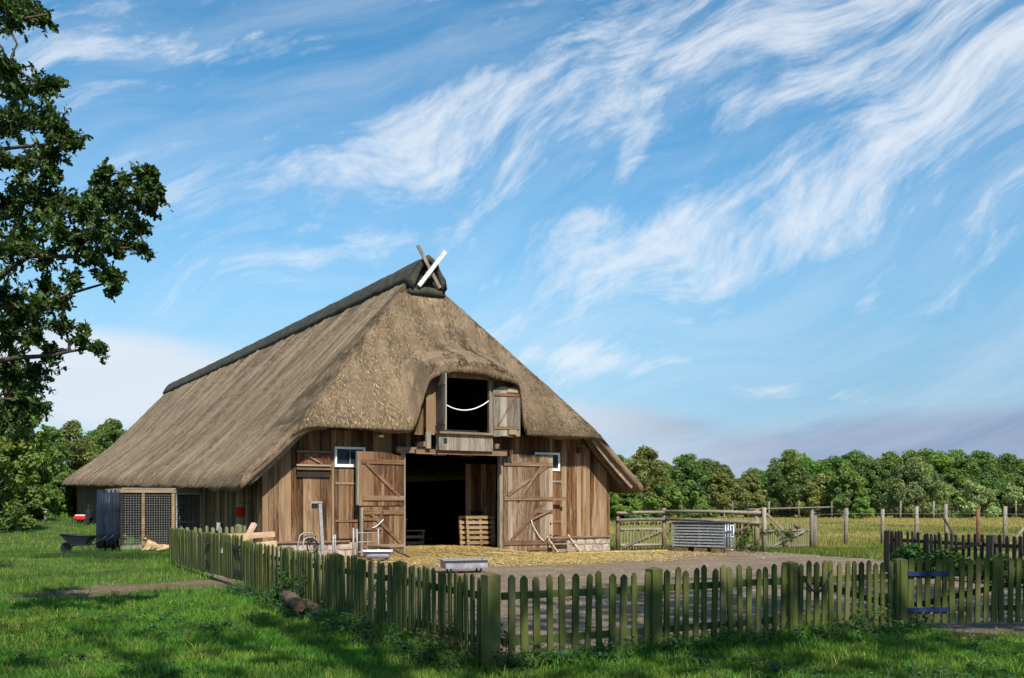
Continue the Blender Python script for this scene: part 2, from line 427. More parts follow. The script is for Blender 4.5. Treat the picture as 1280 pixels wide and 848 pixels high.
def masks(x, y):
    a = (x - BO.x) * BR.x + (y - BO.y) * BR.y; b = (x - BO.x) * BD.x + (y - BO.y) * BD.y
    # signed side of the two fence runs: >0 inside the yard
    il = (x - FC.x) * FLn.y - (y - FC.y) * FLn.x
    ir = (y - FC.y) * FRn.x - (x - FC.x) * FRn.y
    yard = ss(il, -.1, .5) * ss(ir, -.05, .35) * ss(b, .9, .1)
    yard = np.maximum(yard, ss(b, -.3, .2) * ss(np.abs(a), 6.6, 6.2) * ss(b, 46, 45))
    rg = ss(x + (y - 30) * .35, 10.2, 12.5) * ss(y, 20, 24)          # grass beyond the dark fence on the right
    rg = np.maximum(rg, ss(y - (36.2 + .14 * (x - 8)), -1.0, .2) * ss(x, 8.0, 9.5))
    rg = np.maximum(rg, ss(y - 38.2, -.4, .2) * ss(x, 3.7, 4.3))
    yard = yard * (1 - rg)
    drive = ss(x - 5.6 - (y - 14) * .2, -.1, .6) * ss(y, 12.9 , 13.5) * ss(y, 24, 19) * ss(x,14,11)       # bare track through the right-hand gate
    yard = np.maximum(yard, drive)
    bs_ = b; b = b + .9 * np.sin(a * .62 + .5) + .55 * np.sin(a * 1.7 + 1) * np.clip(-b / 3, 0, 1)
    straw = np.exp(-((a - .8) / 5.6) ** 4 - np.where(b > -1.2, ((b + 1.2) / 4.6) ** 4, ((b + 1.2) / 4.6) ** 2)) * yard
    straw = np.maximum(straw, .60 * ss(b, -5.5, -3.0) * ss(a, 2, 4) * ss(a, 11.5, 9.5) * yard)
    b = bs_
    # bare path through the left gate
    s_ = (x - FC.x) * FLn.x + (y - FC.y) * FLn.y
    bare = np.exp(-((s_ - 12.7 - .25 * il + .35 * np.sin(il * 1.3)) / (1.75 + .16 * np.clip(il, -7, 0) + .25 * np.sin(il * 2.1 + 1))) ** 4) * (1 - .5 * ss(-il, 1.5, 5.0)) * ss(il, -5.6, -3.6) * ss(il, .6, .2)
    bare = np.maximum(bare, .62*np.exp(-((x - 1.9) / .5) ** 2 - ((y - 10.6) / .25) ** 2))
    mead = ss(y, 36.5, 39) * ss(x, 3, 6)
    mead = np.maximum(mead, ss(x + (y - 30) * .35, 11, 13) * ss(y, 24, 30) * .6)
    return yard, straw, bare, mead


def axis(parts):
    out = []
    for a, b, s in parts: out += list(np.arange(a, b, s))
    return np.array(out)


xs = axis([(-2400, -400, 250), (-400, -80, 40), (-80, -24, 3), (-24, 18, .22), (18, 90, 2), (90, 400, 30), (400, 2401, 250)])
ys = axis([(-60, 4, 4), (4, 8, .5), (8, 46, .22), (46, 80, 1.0), (80, 240, 6), (240, 600, 40), (600, 4001, 400)])
XX, YY = np.meshgrid(xs, ys); ZZ = gz(XX, YY)
nx, ny = len(xs), len(ys); idx = np.arange(nx * ny).reshape(ny, nx)
quads = np.stack([idx[:-1, :-1], idx[:-1, 1:], idx[1:, 1:], idx[1:, :-1]], -1).reshape(-1, 4)
mk_ = np.stack([m_.ravel() for m_ in masks(XX, YY)], 1)
ground = kind(link('ground', np_mesh('ground', np.stack([XX.ravel(), YY.ravel(), ZZ.ravel()], 1), quads, M['ground'], True, mk_)), 'structure')
ground['label'] = 'grass lawn, sandy farmyard and meadow'

# ---------------------------------------------------------------- barn
barn = thing('thatched_barn', 'large timber barn with steep thatched roof and open double doors', 'barn', (BO.x, BO.y, 0), YAW)
BEND = 45.5


def roof_w(a): return (1 - ss(-np.asarray(a), 1.32, 1.9)) * (1 - ss(np.asarray(a), 1.85, 2.4))


def roof_bf(a): return -.8 - .36 * roof_w(a)


def roof_top(a, b):
    a = np.asarray(a, float); b = np.asarray(b, float)
    main = 10.05 - 1.09 * np.sqrt(a * a + .05) + .26 * ss(np.abs(a), 5.0, 7.4) ** 2
    main = main - .05 * np.sin(np.clip(b / BEND, 0, 1) * math.pi) * (1 - np.abs(a) / 7.2)          # slight sag of the ridge
    main = main + .75 * np.clip((b - 3) / 42, 0, 1) * ss(np.abs(a), 3.5, 7.2)                      # the side eave climbs with the ground
    hip = 4.30 + 1.64 * (b + .8)
    k = .45; h = np.clip(.5 + .5 * (hip - main) / k, 0, 1); z = hip + (main - hip) * h - k * h * (1 - h)
    dorm = 6.30 + .42 * (b + 1.1) - .30 * ((a - .25) / 1.5) ** 2
    w = roof_w(a) * (1 - ss(b, 1.7, 2.8)); k = .8; h = np.clip(.5 + .5 * (dorm - z) / k, 0, 1); zd = z + (dorm - z) * h + k * h * (1 - h)
    return z + (zd - z) * w


def build_roof():
    As = np.unique(np.concatenate([np.linspace(-7.2, 7.2, 150), np.linspace(-2.0, 2.0, 70)]))
    v = np.concatenate([np.linspace(0, .10, 60), np.linspace(.10, .3, 60)[1:], np.linspace(.3, 1, 110)[1:]])
    AA, VV = np.meshgrid(As, v); bf = roof_bf(AA); BB = bf + VV * (BEND - bf)
    # wavy eave line
    ez = .03 * np.sin(BB * 1.7) + .02 * np.sin(BB * 4.1 + 1)
    T = roof_top(AA, BB)
    gr = rng.normal(0, 1, 1400); gr2 = np.convolve(gr, np.ones(9) / 3.0, 'same'); bb_ = BB + .12 * np.sin(AA * .9) + .05 * np.sin(AA * 2.3 + BB)
    g1 = .020 * np.interp(bb_ * 12, np.arange(1400) - 60, gr) + .022 * np.interp(bb_ * 9, np.arange(1400) - 60, gr2)
    fr = ss(BB, 4, 1) * (np.abs(AA) < 5.4)
    T = T + g1 * (1 - fr) + fr * (.014 * np.sin(AA * 5.1 + BB) + .010 * np.sin(AA * 11.7 + 2 * np.sin(BB * 3)))
    T += rng.normal(0, .012, T.shape)
    dist = np.minimum(np.minimum(7.2 - np.abs(AA), (BB - bf)), BEND - BB)
    rnd = .16 * np.exp(-(dist / .10) ** 1.2)
    th = .42 + .05 * np.sin(AA * 2) * fr
    Up = T - rnd; Dn = T - th + rnd * .35
    edge = (np.abs(AA) > 6.4)
    Dn = np.where(BB > 3.0, Dn + .14 * ss(BB, 2.6, 3.4) * edge, Dn)
    ny_, nx_ = AA.shape; id_ = np.arange(ny_ * nx_).reshape(ny_, nx_); off = ny_ * nx_
    Vt = np.stack([AA.ravel(), BB.ravel(), Up.ravel()], 1); Vb = np.stack([AA.ravel(), BB.ravel(), Dn.ravel()], 1)
    q = np.stack([id_[:-1, :-1], id_[:-1, 1:], id_[1:, 1:], id_[1:, :-1]], -1).reshape(-1, 4)
    ring = np.concatenate([id_[0, :], id_[1:, -1], id_[-1, -2::-1], id_[-2:0:-1, 0]])
    nr = np.roll(ring, -1); side = np.stack([ring, ring + off, nr + off, nr], 1)
    o = link('roof', np_mesh('roof', np.concatenate([Vt, Vb]), np.concatenate([q, q[:, ::-1] + off, side]), M['thatch'], True), barn)
    o['label'] = 'thick brown thatch with a raised eyebrow over the loft hatch'
    # loose reed ends all over the thatch
    n = 270000
    fr_ = rng.random(n) < .42
    a = np.where(fr_, rng.uniform(-5.6, 5.6, n), -np.abs(rng.uniform(0, 7.2, n)))
    b = np.where(fr_, rng.uniform(-1.15, 2.6, n), rng.uniform(-.8, 1, n) ** 2 * 0 + (rng.random(n) ** 1.5) * 46 - .8)
    a = np.where((~fr_) & (rng.random(n) < .06), -a, a)
    b = np.clip(b, roof_bf(a) + .02, BEND - .02)
    e = .02; z = roof_top(a, b); dza = (roof_top(a + e, b) - roof_top(a - e, b)) / (2 * e); dzb = (roof_top(a, b + e) - z) / e
    gl = np.sqrt(dza ** 2 + dzb ** 2) + 1e-6
    dn = np.stack([-dza / gl, -dzb / gl, -gl], 1); dn /= np.linalg.norm(dn, axis=1)[:, None]
    nrm = np.stack([-dza, -dzb, np.ones(n)], 1); nrm /= np.linalg.norm(nrm, axis=1)[:, None]
    sx = np.cross(nrm, dn)
    dn = dn + sx * rng.normal(0, .28, n)[:, None]
    p0 = np.stack([a, b, z], 1) - nrm * .02
    L = rng.uniform(.08, .26, n)[:, None]; wd = np.where(fr_, rng.uniform(.005, .012, n), rng.uniform(.008, .022, n))[:, None]
    brow = ((np.abs(a - .2) < 2.0) & (b < .3))[:, None]; L = np.where(brow, L * .55, L)
    tip = p0 + dn * L + nrm * np.where(brow, .018, rng.uniform(.015, .055, n)[:, None])
    dist = np.minimum(np.minimum(7.2 - np.abs(a), b - roof_bf(a)), BEND - b)
    drop = (.16 * np.exp(-(dist / .10) ** 1.2))[:, None] * np.array([0, 0, 1.0])
    V = np.stack([p0 - sx * wd - drop, p0 + sx * wd - drop, tip - drop], 1).reshape(-1, 3)
    blot = .5 + .5 * np.sin(a * 1.3 + 2 * np.sin(b * .9)) * np.sin(b * .8 + a * .4)
    br = np.clip(rng.lognormal(-.12, .52, n), .22, 2.1) * (1 - .34 * blot * fr_ - .18 * fr_)
    wf = np.where(fr_, .74, 1.0); c = np.stack([.315 * br * wf, .225 * br * wf, .130 * br * wf], 1)
    kind(link('reed_ends', np_mesh('reed_ends', V, np.arange(3 * n).reshape(-1, 3), M['reed'], False, np.repeat(c, 3, 0)), o), 'stuff')
    # ridge cap of dark sods: a thick upturned channel
    nb, na = 190, 15; CB = 1.86; bs = np.linspace(CB, BEND + .1, nb); out = []
    for inner in (0, 1):
        for i, bb in enumerate(bs):
            f = max(0, 1 - (bb - CB) / 1.1) ** 1.3           # the hood over the owl hole hangs lower and stands higher
            for k in range(na):
                u = -1 + 2 * k / (na - 1); hw = (.52 + .22 * f) * (1 - .22 * inner); hh = .70 + .36 * f
                base = 9.60 - .38 * f
                zz = base + hh * (1 - abs(u) ** (1.5 + .3 * f)) - (.20 if inner else 0) - .05 * math.sin((bb / BEND) * math.pi)
                nz = 0 if inner else rng.normal(0, .022)
                out.append((u * hw + nz, bb + (-.08 * (1 - abs(u)) if i == 0 else 0) + nz, zz + nz + .008 * math.sin(bb * 2.3)))
    id2 = np.arange(2 * nb * na).reshape(2, nb, na); q1 = np.stack([id2[0, :-1, :-1], id2[0, 1:, :-1], id2[0, 1:, 1:], id2[0, :-1, 1:]], -1).reshape(-1, 4)
    q2 = np.stack([id2[1, :-1, :-1], id2[1, :-1, 1:], id2[1, 1:, 1:], id2[1, 1:, :-1]], -1).reshape(-1, 4)
    e1 = np.stack([id2[0, 0, :-1], id2[0, 0, 1:], id2[1, 0, 1:], id2[1, 0, :-1]], -1); e2 = np.stack([id2[0, -1, :-1], id2[1, -1, :-1], id2[1, -1, 1:], id2[0, -1, 1:]], -1)
    s1 = np.stack([id2[0, :-1, 0], id2[1, :-1, 0], id2[1, 1:, 0], id2[0, 1:, 0]], -1); s2 = np.stack([id2[0, :-1, -1], id2[0, 1:, -1], id2[1, 1:, -1], id2[1, :-1, -1]], -1)
    cap = link('ridge_cap', np_mesh('ridge_cap', out, np.concatenate([q1, q2, e1, e2, s1, s2]), M['sod'], True), o); cap['label'] = 'dark sod ridge capping'
    # roll under the owl hole, flat near-black triangle as its painted shade, crossed gable boards
    rl = MB().tube([(-.70, 2.06, 8.98), (-.64, 2.02, 9.0), (-.2, 1.97, 9.05), (.2, 1.97, 9.05), (.64, 2.02, 9.0), (.70, 2.06, 8.98)], [.05, .12, .15, .15, .12, .05], 10).build('sod_roll', M['sod'], o, True)
    MB().add([(-.60, 2.04, 9.08), (.60, 2.04, 9.08), (0, 2.04, 10.05)], [(0, 1, 2)]).build('owl_hole_shade', M['darkboard'], o)
    m = MB(); m.bar((-.52, 1.62, 10.52), (.42, 1.84, 9.20), .12, .045, (0, 1, 0)); m.build('gable_board', M['greywood'], o)
    m = MB(); m.bar((.50, 1.56, 10.42), (-.40, 1.78, 9.18), .14, .045, (0, 1, 0)); w_ = m.build('gable_board', M['oldwhite'], o); w_['label'] = 'white gable board of the crossed pair'


build_roof()


def wall_top(a): return float(min(4.2, 10.05 - 1.09 * abs(a) - .52 + .26 * float(ss(abs(a), 5.0, 7.4)) ** 2))


def plank(name, a0, a1, z0, z1l, z1r, b0, b1, mat, parent, zoff=0):
    m = MB(); mx = (a0 + a1) / 2; L = []
    for b in (b0, b1): L += [(a0 - mx, b, z0), (a1 - mx, b, z0), (a1 - mx, b, z1r), (a0 - mx, b, z1l)]
    m.add(L, [(0, 1, 2, 3), (7, 6, 5, 4), (0, 4, 5, 1), (1, 5, 6, 2), (2, 6, 7, 3), (3, 7, 4, 0)])
    o = link(name, m.mesh(name, mat), parent, (mx, 0, 0)); return o


def build_walls():
    w = MB()
    for a0, a1, z0 in ((-6.31, -1.86, .02), (1.86, 6.31, .02), (-1.86, 1.86, 3.36)):     # dark backing behind the boards
        n = 14
        for i in range(n):
            p, q = a0 + (a1 - a0) * i / n, a0 + (a1 - a0) * (i + 1) / n
            w.add([(p, .10, z0), (q, .10, z0), (q, .10, wall_top(q) - .05), (p, .10, wall_top(p) - .05)], [(0, 1, 2, 3)])
    fw = w.build('front_wall', M['darkboard'], barn)
    def run(a0, a1, z0, mat, skip=()):
        a = a0
        while a < a1 - .03:
            wd = min(random.uniform(.155, .235), a1 - a)
            if not any(s0 - .02 < a + wd / 2 < s1 + .02 for s0, s1 in skip):
                dz = random.uniform(-.015, .015); db = random.uniform(-.008, .008)
                plank('board', a + .004, a + wd - .004, z0 + dz, wall_top(a), wall_top(a + wd), .02 + db, .05 + db, mat, fw)
            a += wd
    run(-6.33, -1.86, .55, M['wall']); run(1.86, 6.33, .55, M['wall'])
    run(-1.86, -1.12, 3.36, M['wall']); run(1.2, 1.86, 3.36, M['wall'])
    # sill boards over the plinth
    for a0, a1 in ((-6.36, -3.6), (3.9, 6.36)):
        MB().box(((a0 + a1) / 2, -.02, .535), (a1 - a0, .13, .06)).build('sill_board', M['ledge'], fw)
    for a0, a1 in ((-6.33, -1.9), (3.6, 6.33)):
        pl = MB().box(((min(a0, a1) + max(a1, 1.9 if a0 > 0 else a1)) / 2, .09, .22), (a1 - a0 - .04, .18, .56)).build('plinth', M['mortar'], barn)
        for row in range(2):
            a = a0 + (0 if row else .0); z0 = .0 + row * .255
            while a < a1 - .12:
                wd = min(random.uniform(.32, .62), a1 - a); h = .235; n = 9
                pts = []
                for k in range(n):
                    th = 2 * math.pi * k / n; rr = random.uniform(.86, 1.05)
                    pts.append((max(-.5, min(.5, .56 * rr * math.copysign(abs(math.cos(th)) ** .6, math.cos(th)))) * (wd - .035), max(-.5, min(.5, .56 * rr * math.copysign(abs(math.sin(th)) ** .6, math.sin(th)))) * h))
                mt = Matrix.Translation((a + wd / 2, .02, z0 + h / 2 + .012)) @ Matrix.Rotation(R(90), 4, 'X')
                MB().prism(pts, -.02, random.uniform(.03, .05), mt).build('stone', M['stone'], pl, bevel=.012)
                a += wd
    # side walls, back wall
    sw = MB(); sw.box((-6.26, 26.7, 1.55), (.06, 37.2, 3.1)); sw.build('side_wall', M['wall'], barn)
    sw2 = MB().box((6.28, 22.7, 1.4), (.06, 45, 2.8)).build('side_wall', M['wall'], barn)
    bk = MB(); bk.add([(-6.3, 45, -.05), (6.3, 45, -.05), (6.3, 45, 3.2), (0, 45, 9.4), (-6.3, 45, 3.2)], [(0, 1, 2, 3, 4)]); bk.build('back_wall', M['wall'], barn)
    sp = MB().box((-6.20, 4.1, 1.25), (.03, 8.0, 2.5)).build('side_wall_front', M['darkboard'], barn)
    bme = MB().box((0, 0, 1.34), (.03, .19, 2.6)).mesh('side_board', M['wall'])
    for i in range(40): link('board', bme, sp, (-6.27 + random.uniform(-.008, .008), .12 + i * .2, 0))
    # door posts and lintel beam
    for a in (-1.80, 1.80):
        MB().box((a, -.02, 1.68), (.15, .16, 3.36)).build('door_post', M['greywood'], barn)
    MB().box((-.02, -.06, 3.43), (4.05, .22, .20)).build('lintel', M['beam'], barn, bevel=.01)
    for a in (-.55, .5): MB().box((a, -.10, 3.30), (.46, .14, .035)).build('lintel_block', M['pallet'], barn)
    # bargeboards and purlins under the verges
    for s in (-1, 1):
        m = MB(); zt = lambda a: 10.05 - 1.09 * a - .47 + .26 * float(ss(a, 5.0, 7.4)) ** 2
        pts = [(s * a, -.62, zt(a)) for a in (5.15, 5.7, 6.3, 6.85)]
        for p, q in zip(pts, pts[1:]): m.bar(p, q, .05, .17 if s > 0 else .075, (0, 0, 1))
        m.build('bargeboard', M['greywood'] if s < 0 else M['beam'], barn)
        m = MB(); pts = [(s * a, -.30, zt(a) - .03) for a in (5.15, 5.7, 6.3, 6.85)]
        for p, q in zip(pts, pts[1:]): m.bar(p, q, .07, .14, (0, 0, 1))
        m.build('rafter', M['beam'], barn)
        for a in (5.75, 6.2, 6.65): MB().box((s * a, -.3, zt(a) + .0), (.10, .62, .04)).build('roof_batten', M['beam'], barn)


build_walls()


def build_windows():
    for a0, a1 in ((-4.08, -3.07), (3.15, 4.16)):
        z0, z1 = 2.86, 3.47; am = (a0 + a1) / 2
        fr = MB()
        for z in (z0 + .03, z1 - .03): fr.box((am, -.015, z), (a1 - a0, .07, .07 if z > 3 else .09))
        for a in (a0 + .035, a1 - .035): fr.box((a, -.018, (z0 + z1) / 2), (.07, .07, z1 - z0 - .1))
        w = fr.build('window', M['white'], barn)
        MB().box((am, -.012, (z0 + z1) / 2), (.035, .05, z1 - z0 - .12)).build('mullion', M['greywood'], w)
        for k in (-1, 1):
            MB().box((am + k * .23, -.004, (z0 + z1) / 2), (.41, .012, z1 - z0 - .12)).build('pane', M['glass'], w)


build_windows()


def door_leaf(name, W_, H_, np_, mat, loc, rz, ledges, braces, chamfer=None, side=1, parent=None, th=.035):
    """leaf standing in its own xz plane, hinge at x=0, opens towards +x*side; the boarded face looks to -y"""
    d = link(name, None, parent or barn, loc, (0, 0, rz))
    d.name = name
    wd = W_ / np_
    for i in range(np_):
        x0, x1 = i * wd + .003, (i + 1) * wd - .003; t0 = t1 = H_
        if chamfer:
            c0, c1 = chamfer          # (x extent, drop) measured from the hinge
            t0 = H_ - c1 * max(0, 1 - x0 / c0); t1 = H_ - c1 * max(0, 1 - x1 / c0)
        a, b = (x0, x1) if side > 0 else (-x1, -x0); tl, tr = (t0, t1) if side > 0 else (t1, t0)
        dz = random.uniform(-.012, .012); db = random.uniform(-.004, .004)
        plank('board', a, b, dz, tl, tr, db, th + db, mat, d)
    for (x0, x1, z, h) in ledges:
        MB().box((side * (x0 + x1) / 2, -.022, z), (x1 - x0, .034, h)).build('ledge', M['ledge'], d, bevel=.004)
    for (p, q, w_) in braces:
        MB().bar((side * p[0], -.026 - (p[2] if len(p) > 2 else 0), p[1]), (side * q[0], -.026 - (q[2] if len(q) > 2 else 0), q[1]), w_, .032, (0, 1, 0)).build('brace', M['ledge'], d)
    return d


def build_doors():
    d = door_leaf('door', 1.90, 3.36, 11, M['door'], (1.84, -.16, .02), R(-3), [(.0, 1.88, 3.03, .13), (.02, 2.42, 1.86, .12), (.02, 1.88, .36, .15), (1.28, 1.88, 1.42, .10), (.9, 1.88, .13, .09)],
                  [((.15, 1.98), (1.72, 3.02), .11), ((.55, 1.80, .032), (1.62, 3.22, .032), .07), ((.30, .46), (1.55, 1.74), .10), ((1.0, 1.12, .03), (1.75, 1.44, .03), .06)], (.35, .14), 1)
    d['label'] = 'tall grey plank door leaf, folded back on the right'
    rp = MB(); pts = [(1.02 + .5 * t_, -.075, 1.12 - .72 * t_ ** .6 + .10 * math.sin(t_ * 6) * .3) for t_ in np.linspace(0, 1, 9)]; rp.tube(pts, .014, 6); rp.build('rope', M['rope'], d, True)
    for z in (.6, 1.0, 1.4): MB().tube([(1.80, -.02, z), (1.80, -.03, z)], .03, 8).build('bolt_hole', M['iron'], d)
    u = door_leaf('door_upper', 1.68, 1.69, 9, M['door_l'], (-1.80, -.17, 1.64), R(9), [(.02, 1.56, 1.38, .14), (.02, 1.52, .24, .15)], [((1.40, 1.32), (.20, .30), .10)], (.55, .16), -1)
    u['label'] = 'upper half of the left stable door'
    MB().box((-1.71, .0, .86), (.06, .10, 1.66)).build('edge_strip', M['greywood'], u)
    l = door_leaf('door_lower', 1.54, 1.54, 8, M['door_l'], (-1.80, -.17, .07), R(9), [(.02, 1.50, 1.36, .14), (.95, 1.50, 1.14, .08), (.85, 1.50, .84, .08), (.02, 1.50, .30, .12), (1.02, 1.50, .16, .08)],
                  [((1.26, 1.34), (.14, .38), .09), ((.82, 1.40, .03), (1.0, 1.02, .03), .055)], None, -1)
    l['label'] = 'lower half of the left stable door'
    MB().box((-1.57, .0, .76), (.06, .10, 1.52)).build('edge_strip', M['greywood'], l)
    pts = [(-1.22 + .4 * t_, -.07, .88 + .26 * t_ ** 1.6) for t_ in np.linspace(0, 1, 7)]; MB().tube(pts, .014, 6).build('rope', M['rope'], l, True)
    # small plank doors under the two windows, flap on the left
    for a0, wd, z0, hh, lb in ((-4.12, 1.0, .62, 2.16, 'plank side door below the left window'), (3.20, .98, .60, 2.2, 'red brown side door below the right window')):
        s = link('side_door', None, barn, (a0, -.035, z0)); s['label'] = lb
        for i in range(6): plank('board', i * wd / 6 + .003, (i + 1) * wd / 6 - .003, 0, hh, hh, random.uniform(-.004, .004), .04, M['wall_red'] if a0 > 0 else M['wall'], s)
        for z in ((.55, 1.72) if a0 < 0 else (.48, 1.88)): MB().box((wd * .55, -.018, z), (wd * .98, .022, .07)).build('strap_hinge', M['greyrail'] if z > 1 and a0 > 0 else M['ledge'], s)
        MB().box((-.03, -.01, hh / 2), (.07, .05, hh)).build('frame', M['wall'], s)
    fl = link('wall_flap', None, barn, (-5.28, -.05, 2.72)); fl['label'] = 'tilted plank flap left of the window'
    for i in range(5): plank('board', i * .21 + .003, i * .21 + .205, 0, .62, .62, 0, .03, M['wall_red'], fl)
    for z in (.05, .16, .58): MB().box((.52, -.03, z), (1.10, .045, .055)).build('ledge', M['beam'], fl)
    MB().bar((.22, -.03, .50), (.80, -.03, .20), .05, .03, (0, 1, 0)).build('brace', M['beam'], fl)
    MB().box((.52, .02, -.12), (1.06, .02, .16)).build('backing', M['darkboard'], fl)
    # wall lamp and nest box
    lp = link('wall_lamp', None, barn, (-2.55, -.06, 3.86)); MB().box((0, 0, 0), (.16, .10, .07), Matrix.Rotation(R(20), 3, 'X')).build('lamp_head', M['white'], lp); MB().box((0, .05, .02), (.05, .10, .05)).build('bracket', M['iron'], lp)
    nb = link('nest_box', None, barn, (4.95, -.10, 3.60)); MB().box((0, 0, 0), (.16, .16, .22)).build('box', M['wall_red'], nb); MB().box((0, -.02, .13), (.22, .24, .03)).build('lid', M['beam'], nb); MB().tube([(0, -.079, .03), (0, -.083, .03)], .03, 10).build('hole', M['iron'], nb)


build_doors()


def build_hatch():
    hb = -.74
    h = link('loft_hatch', None, barn, (0, 0, 0)); h['label'] = 'open loft hatch under the thatch eyebrow'
    # frame
    fr = MB()
    for a in (-.86, 1.02): MB().box((a, hb, 4.93), (.14, .12, 2.0)).build('hatch_jamb', M['greywood'], h)
    MB().box((.3, hb - .01, 5.93), (3.0, .10, .34)).build('head_board', M['wall'], h)
    for a0, a1 in ((-1.60, -1.29), (-1.28, -.93), (1.09, 1.45), (1.45, 1.85)):
        plank('cheek_board', a0, a1, 3.9, *((4.5, 5.2, hb + .22, hb + .26) if a0 < -1.4 else (6.0, 6.0, hb + .02, hb + .06)), M['wall'], h)
    # boarded breast below the hatch
    a = -.94
    while a < 1.10:
        wd = min(random.uniform(.24, .36), 1.12 - a); plank('breast_board', a + .003, a + wd - .003, 3.42, 3.94, 3.94, hb + .0, hb + .04, M['greywood'], h); a += wd
    MB().box((.09, hb - .02, 3.98), (2.16, .16, .07)).build('hatch_sill', M['beam'], h)
    MB().box((.05, hb + .16, 3.36), (3.3, .14, .15)).build('breast_beam', M['ledge'], h, bevel=.008)
    MB().box((-.62, hb - .012, 3.73), (.11, .03, .15)).build('vent_hole', M['iron'], h)
    for s in (-1.3, 1.3): MB().box((s, (hb - .02) / 2, 3.6), (.14, .66, .16)).build('bracket_beam', M['beam'], h)
    MB().box((-1.22, hb + .02, 3.72), (.16, .10, .52)).build('bracket_post', M['greywood'], h)
    # soffit so that no sky light drops in
    MB().box((.3, -.34, 6.02), (3.0, .72, .04)).build('soffit', M['darkboard'], h)
    # shutters
    s1 = link('shutter', None, h, (-.93, hb - .06, 4.0), (0, 0, R(-74)))      # left leaf stands out from the wall
    for i in range(3): plank('board', -(i + 1) * .27 + .002, -i * .27 - .002, 0, 1.78, 1.78, -.02, .02, M['greywood'], s1)
    s1.rotation_euler = (0, 0, R(84))
    for z in (.25, 1.48): MB().box((-.40, .034, z), (.78, .026, .09)).build('ledge', M['ledge'], s1)
    s2 = link('shutter', None, h, (1.08, hb - .09, 3.93), (0, 0, R(-10))); s2['label'] = 'right shutter of the loft hatch, folded back'
    for i in range(4): plank('board', i * .235 + .002, (i + 1) * .235 - .002, -.02 + .02 * (i % 2), 1.62 if i else 1.52, 1.62, -.018, .018, M['greywood'], s2)
    for z in (.27, 1.36): MB().box((.46, -.034, z), (.88, .03, .09)).build('ledge', M['ledge'], s2)
    MB().bar((.15, -.03, .34), (.80, -.03, 1.34), .055, .028, (0, 1, 0)).build('brace', M['ledge'], s2)
    MB().box((.66, -.034, 1.50), (.38, .025, .12)).build('patch', M['pallet'], s2); MB().box((.66, -.05, .13), (.26, .06, .15)).build('block', M['pallet'], s2)
    # chain across
    m = MB(); m.tube([(-.80 + 1.76 * t_, hb - .01, 4.98 + .10 * t_ - .30 * (1 - (2 * t_ - 1) ** 2)) for t_ in np.linspace(0, 1, 23)], .020, 7)
    m.build('rope', M['rope'], h, True)


build_hatch()
bal = tag(MB().lathe([(0, -.4), (.46, -.4), (.50, -.36), (.50, .36), (.46, .4), (0, .4)], (0, 0, 0), 24).build('hay_bale', M['bale'], None, True), 'round orange hay bale just inside the loft hatch', 'hay bale')
bal.rotation_euler = (R(90), 0, YAW); bal.location = b2w(-.92, .05, 4.56)
loft = MB().box((.2, 3.6, 4.02), (11.0, 8.0, .06)); loft.build('loft_floor', M['darkboard'], barn)

# ---------------------------------------------------------------- inside and around the barn door
def put(a, b, z=None):
    w = b2w(a, b); w.z = g(w.x, w.y) if z is None else z; return w


def inside():
    # plank partition, pallets, bench with bucket
    p = thing('plank_partition', 'dim plank partition standing inside the doorway on the right', 'partition', put(0, 0, 0), YAW)
    for i in range(6): plank('board', 1.34 + i * .20, 1.535 + i * .20, .0, 3.1, 3.1, 1.65, 1.69, M['wall'], p)
    for k in range(2):
        q = thing('pallet', ['wooden pallet leaning just inside the right door post', 'pale pallet behind the leaning one in the doorway'][k], 'pallet', put(1.62 - .14 * k, 1.0 + .24 * k, .26), YAW, 'pallets inside the doorway')
        for i in range(6): MB().box((0, 0, .10 + i * .175), (1.12, .022, .10)).build('slat', M['pallet'], q)
        for x in (-.5, 0, .5): MB().box((x, .056, .52), (.09, .088, 1.02)).build('stringer', M['pallet'], q)
        q.rotation_euler = (R(-6), 0, YAW)
    q = thing('tool', 'dark hanging tools on the partition inside the doorway', 'tool', put(0, 0, 0), YAW)
    MB().tube([(1.70, 1.61, 2.6), (1.72, 1.58, 1.45)], .018, 6).build('handle', M['iron'], q); MB().bar((1.50, 1.57, 1.42), (1.96, 1.57, 1.40), .05, .09).build('head', M['iron'], q)
    MB().tube([(2.0, 1.61, 2.2), (2.04, 1.58, 1.6)], .014, 6).build('handle', M['iron'], q)
    be = thing('bench', 'low wooden bench in the dark doorway', 'bench', put(-.05, 3.5, 0.02), YAW)
    MB().box((0, 0, .72), (1.2, .42, .05)).build('seat', M['pallet'], be)
    for x in (-.52, .52):
        for y in (-.15, .15): MB().box((x, y, .35), (.07, .07, .70)).build('leg', M['pallet'], be)
    for z in (.28, .5): MB().box((0, -.20, z), (1.0, .03, .10)).build('rail', M['pallet'], be)
    bu = thing('bucket', 'pale bucket standing on the bench in the doorway', 'bucket', put(-.28, 3.45, .77), YAW)
    MB().lathe([(0, 0), (.12, 0), (.155, .36), (.165, .36), (.165, .40), (.15, .40), (.115, .03), (0, .03)], n=18).build('pail', M['bucket'], bu, True)
    MB().tube([(.165 * math.cos(t_), 0, .36 - .16 * math.sin(t_)) for t_ in np.linspace(0, math.pi, 9)], .006, 5).build('handle', M['galv_dull'], bu)
    bt = tag(MB().lathe([(0, 0), (.055, 0), (.055, .17), (.02, .22), (.02, .27), (0, .27)], n=12).build('bottle', M['glass'], None, True), 'small dark bottle beside the pale bucket on the bench', 'bottle'); bt.location = put(-.55, 3.42, .77)


inside()


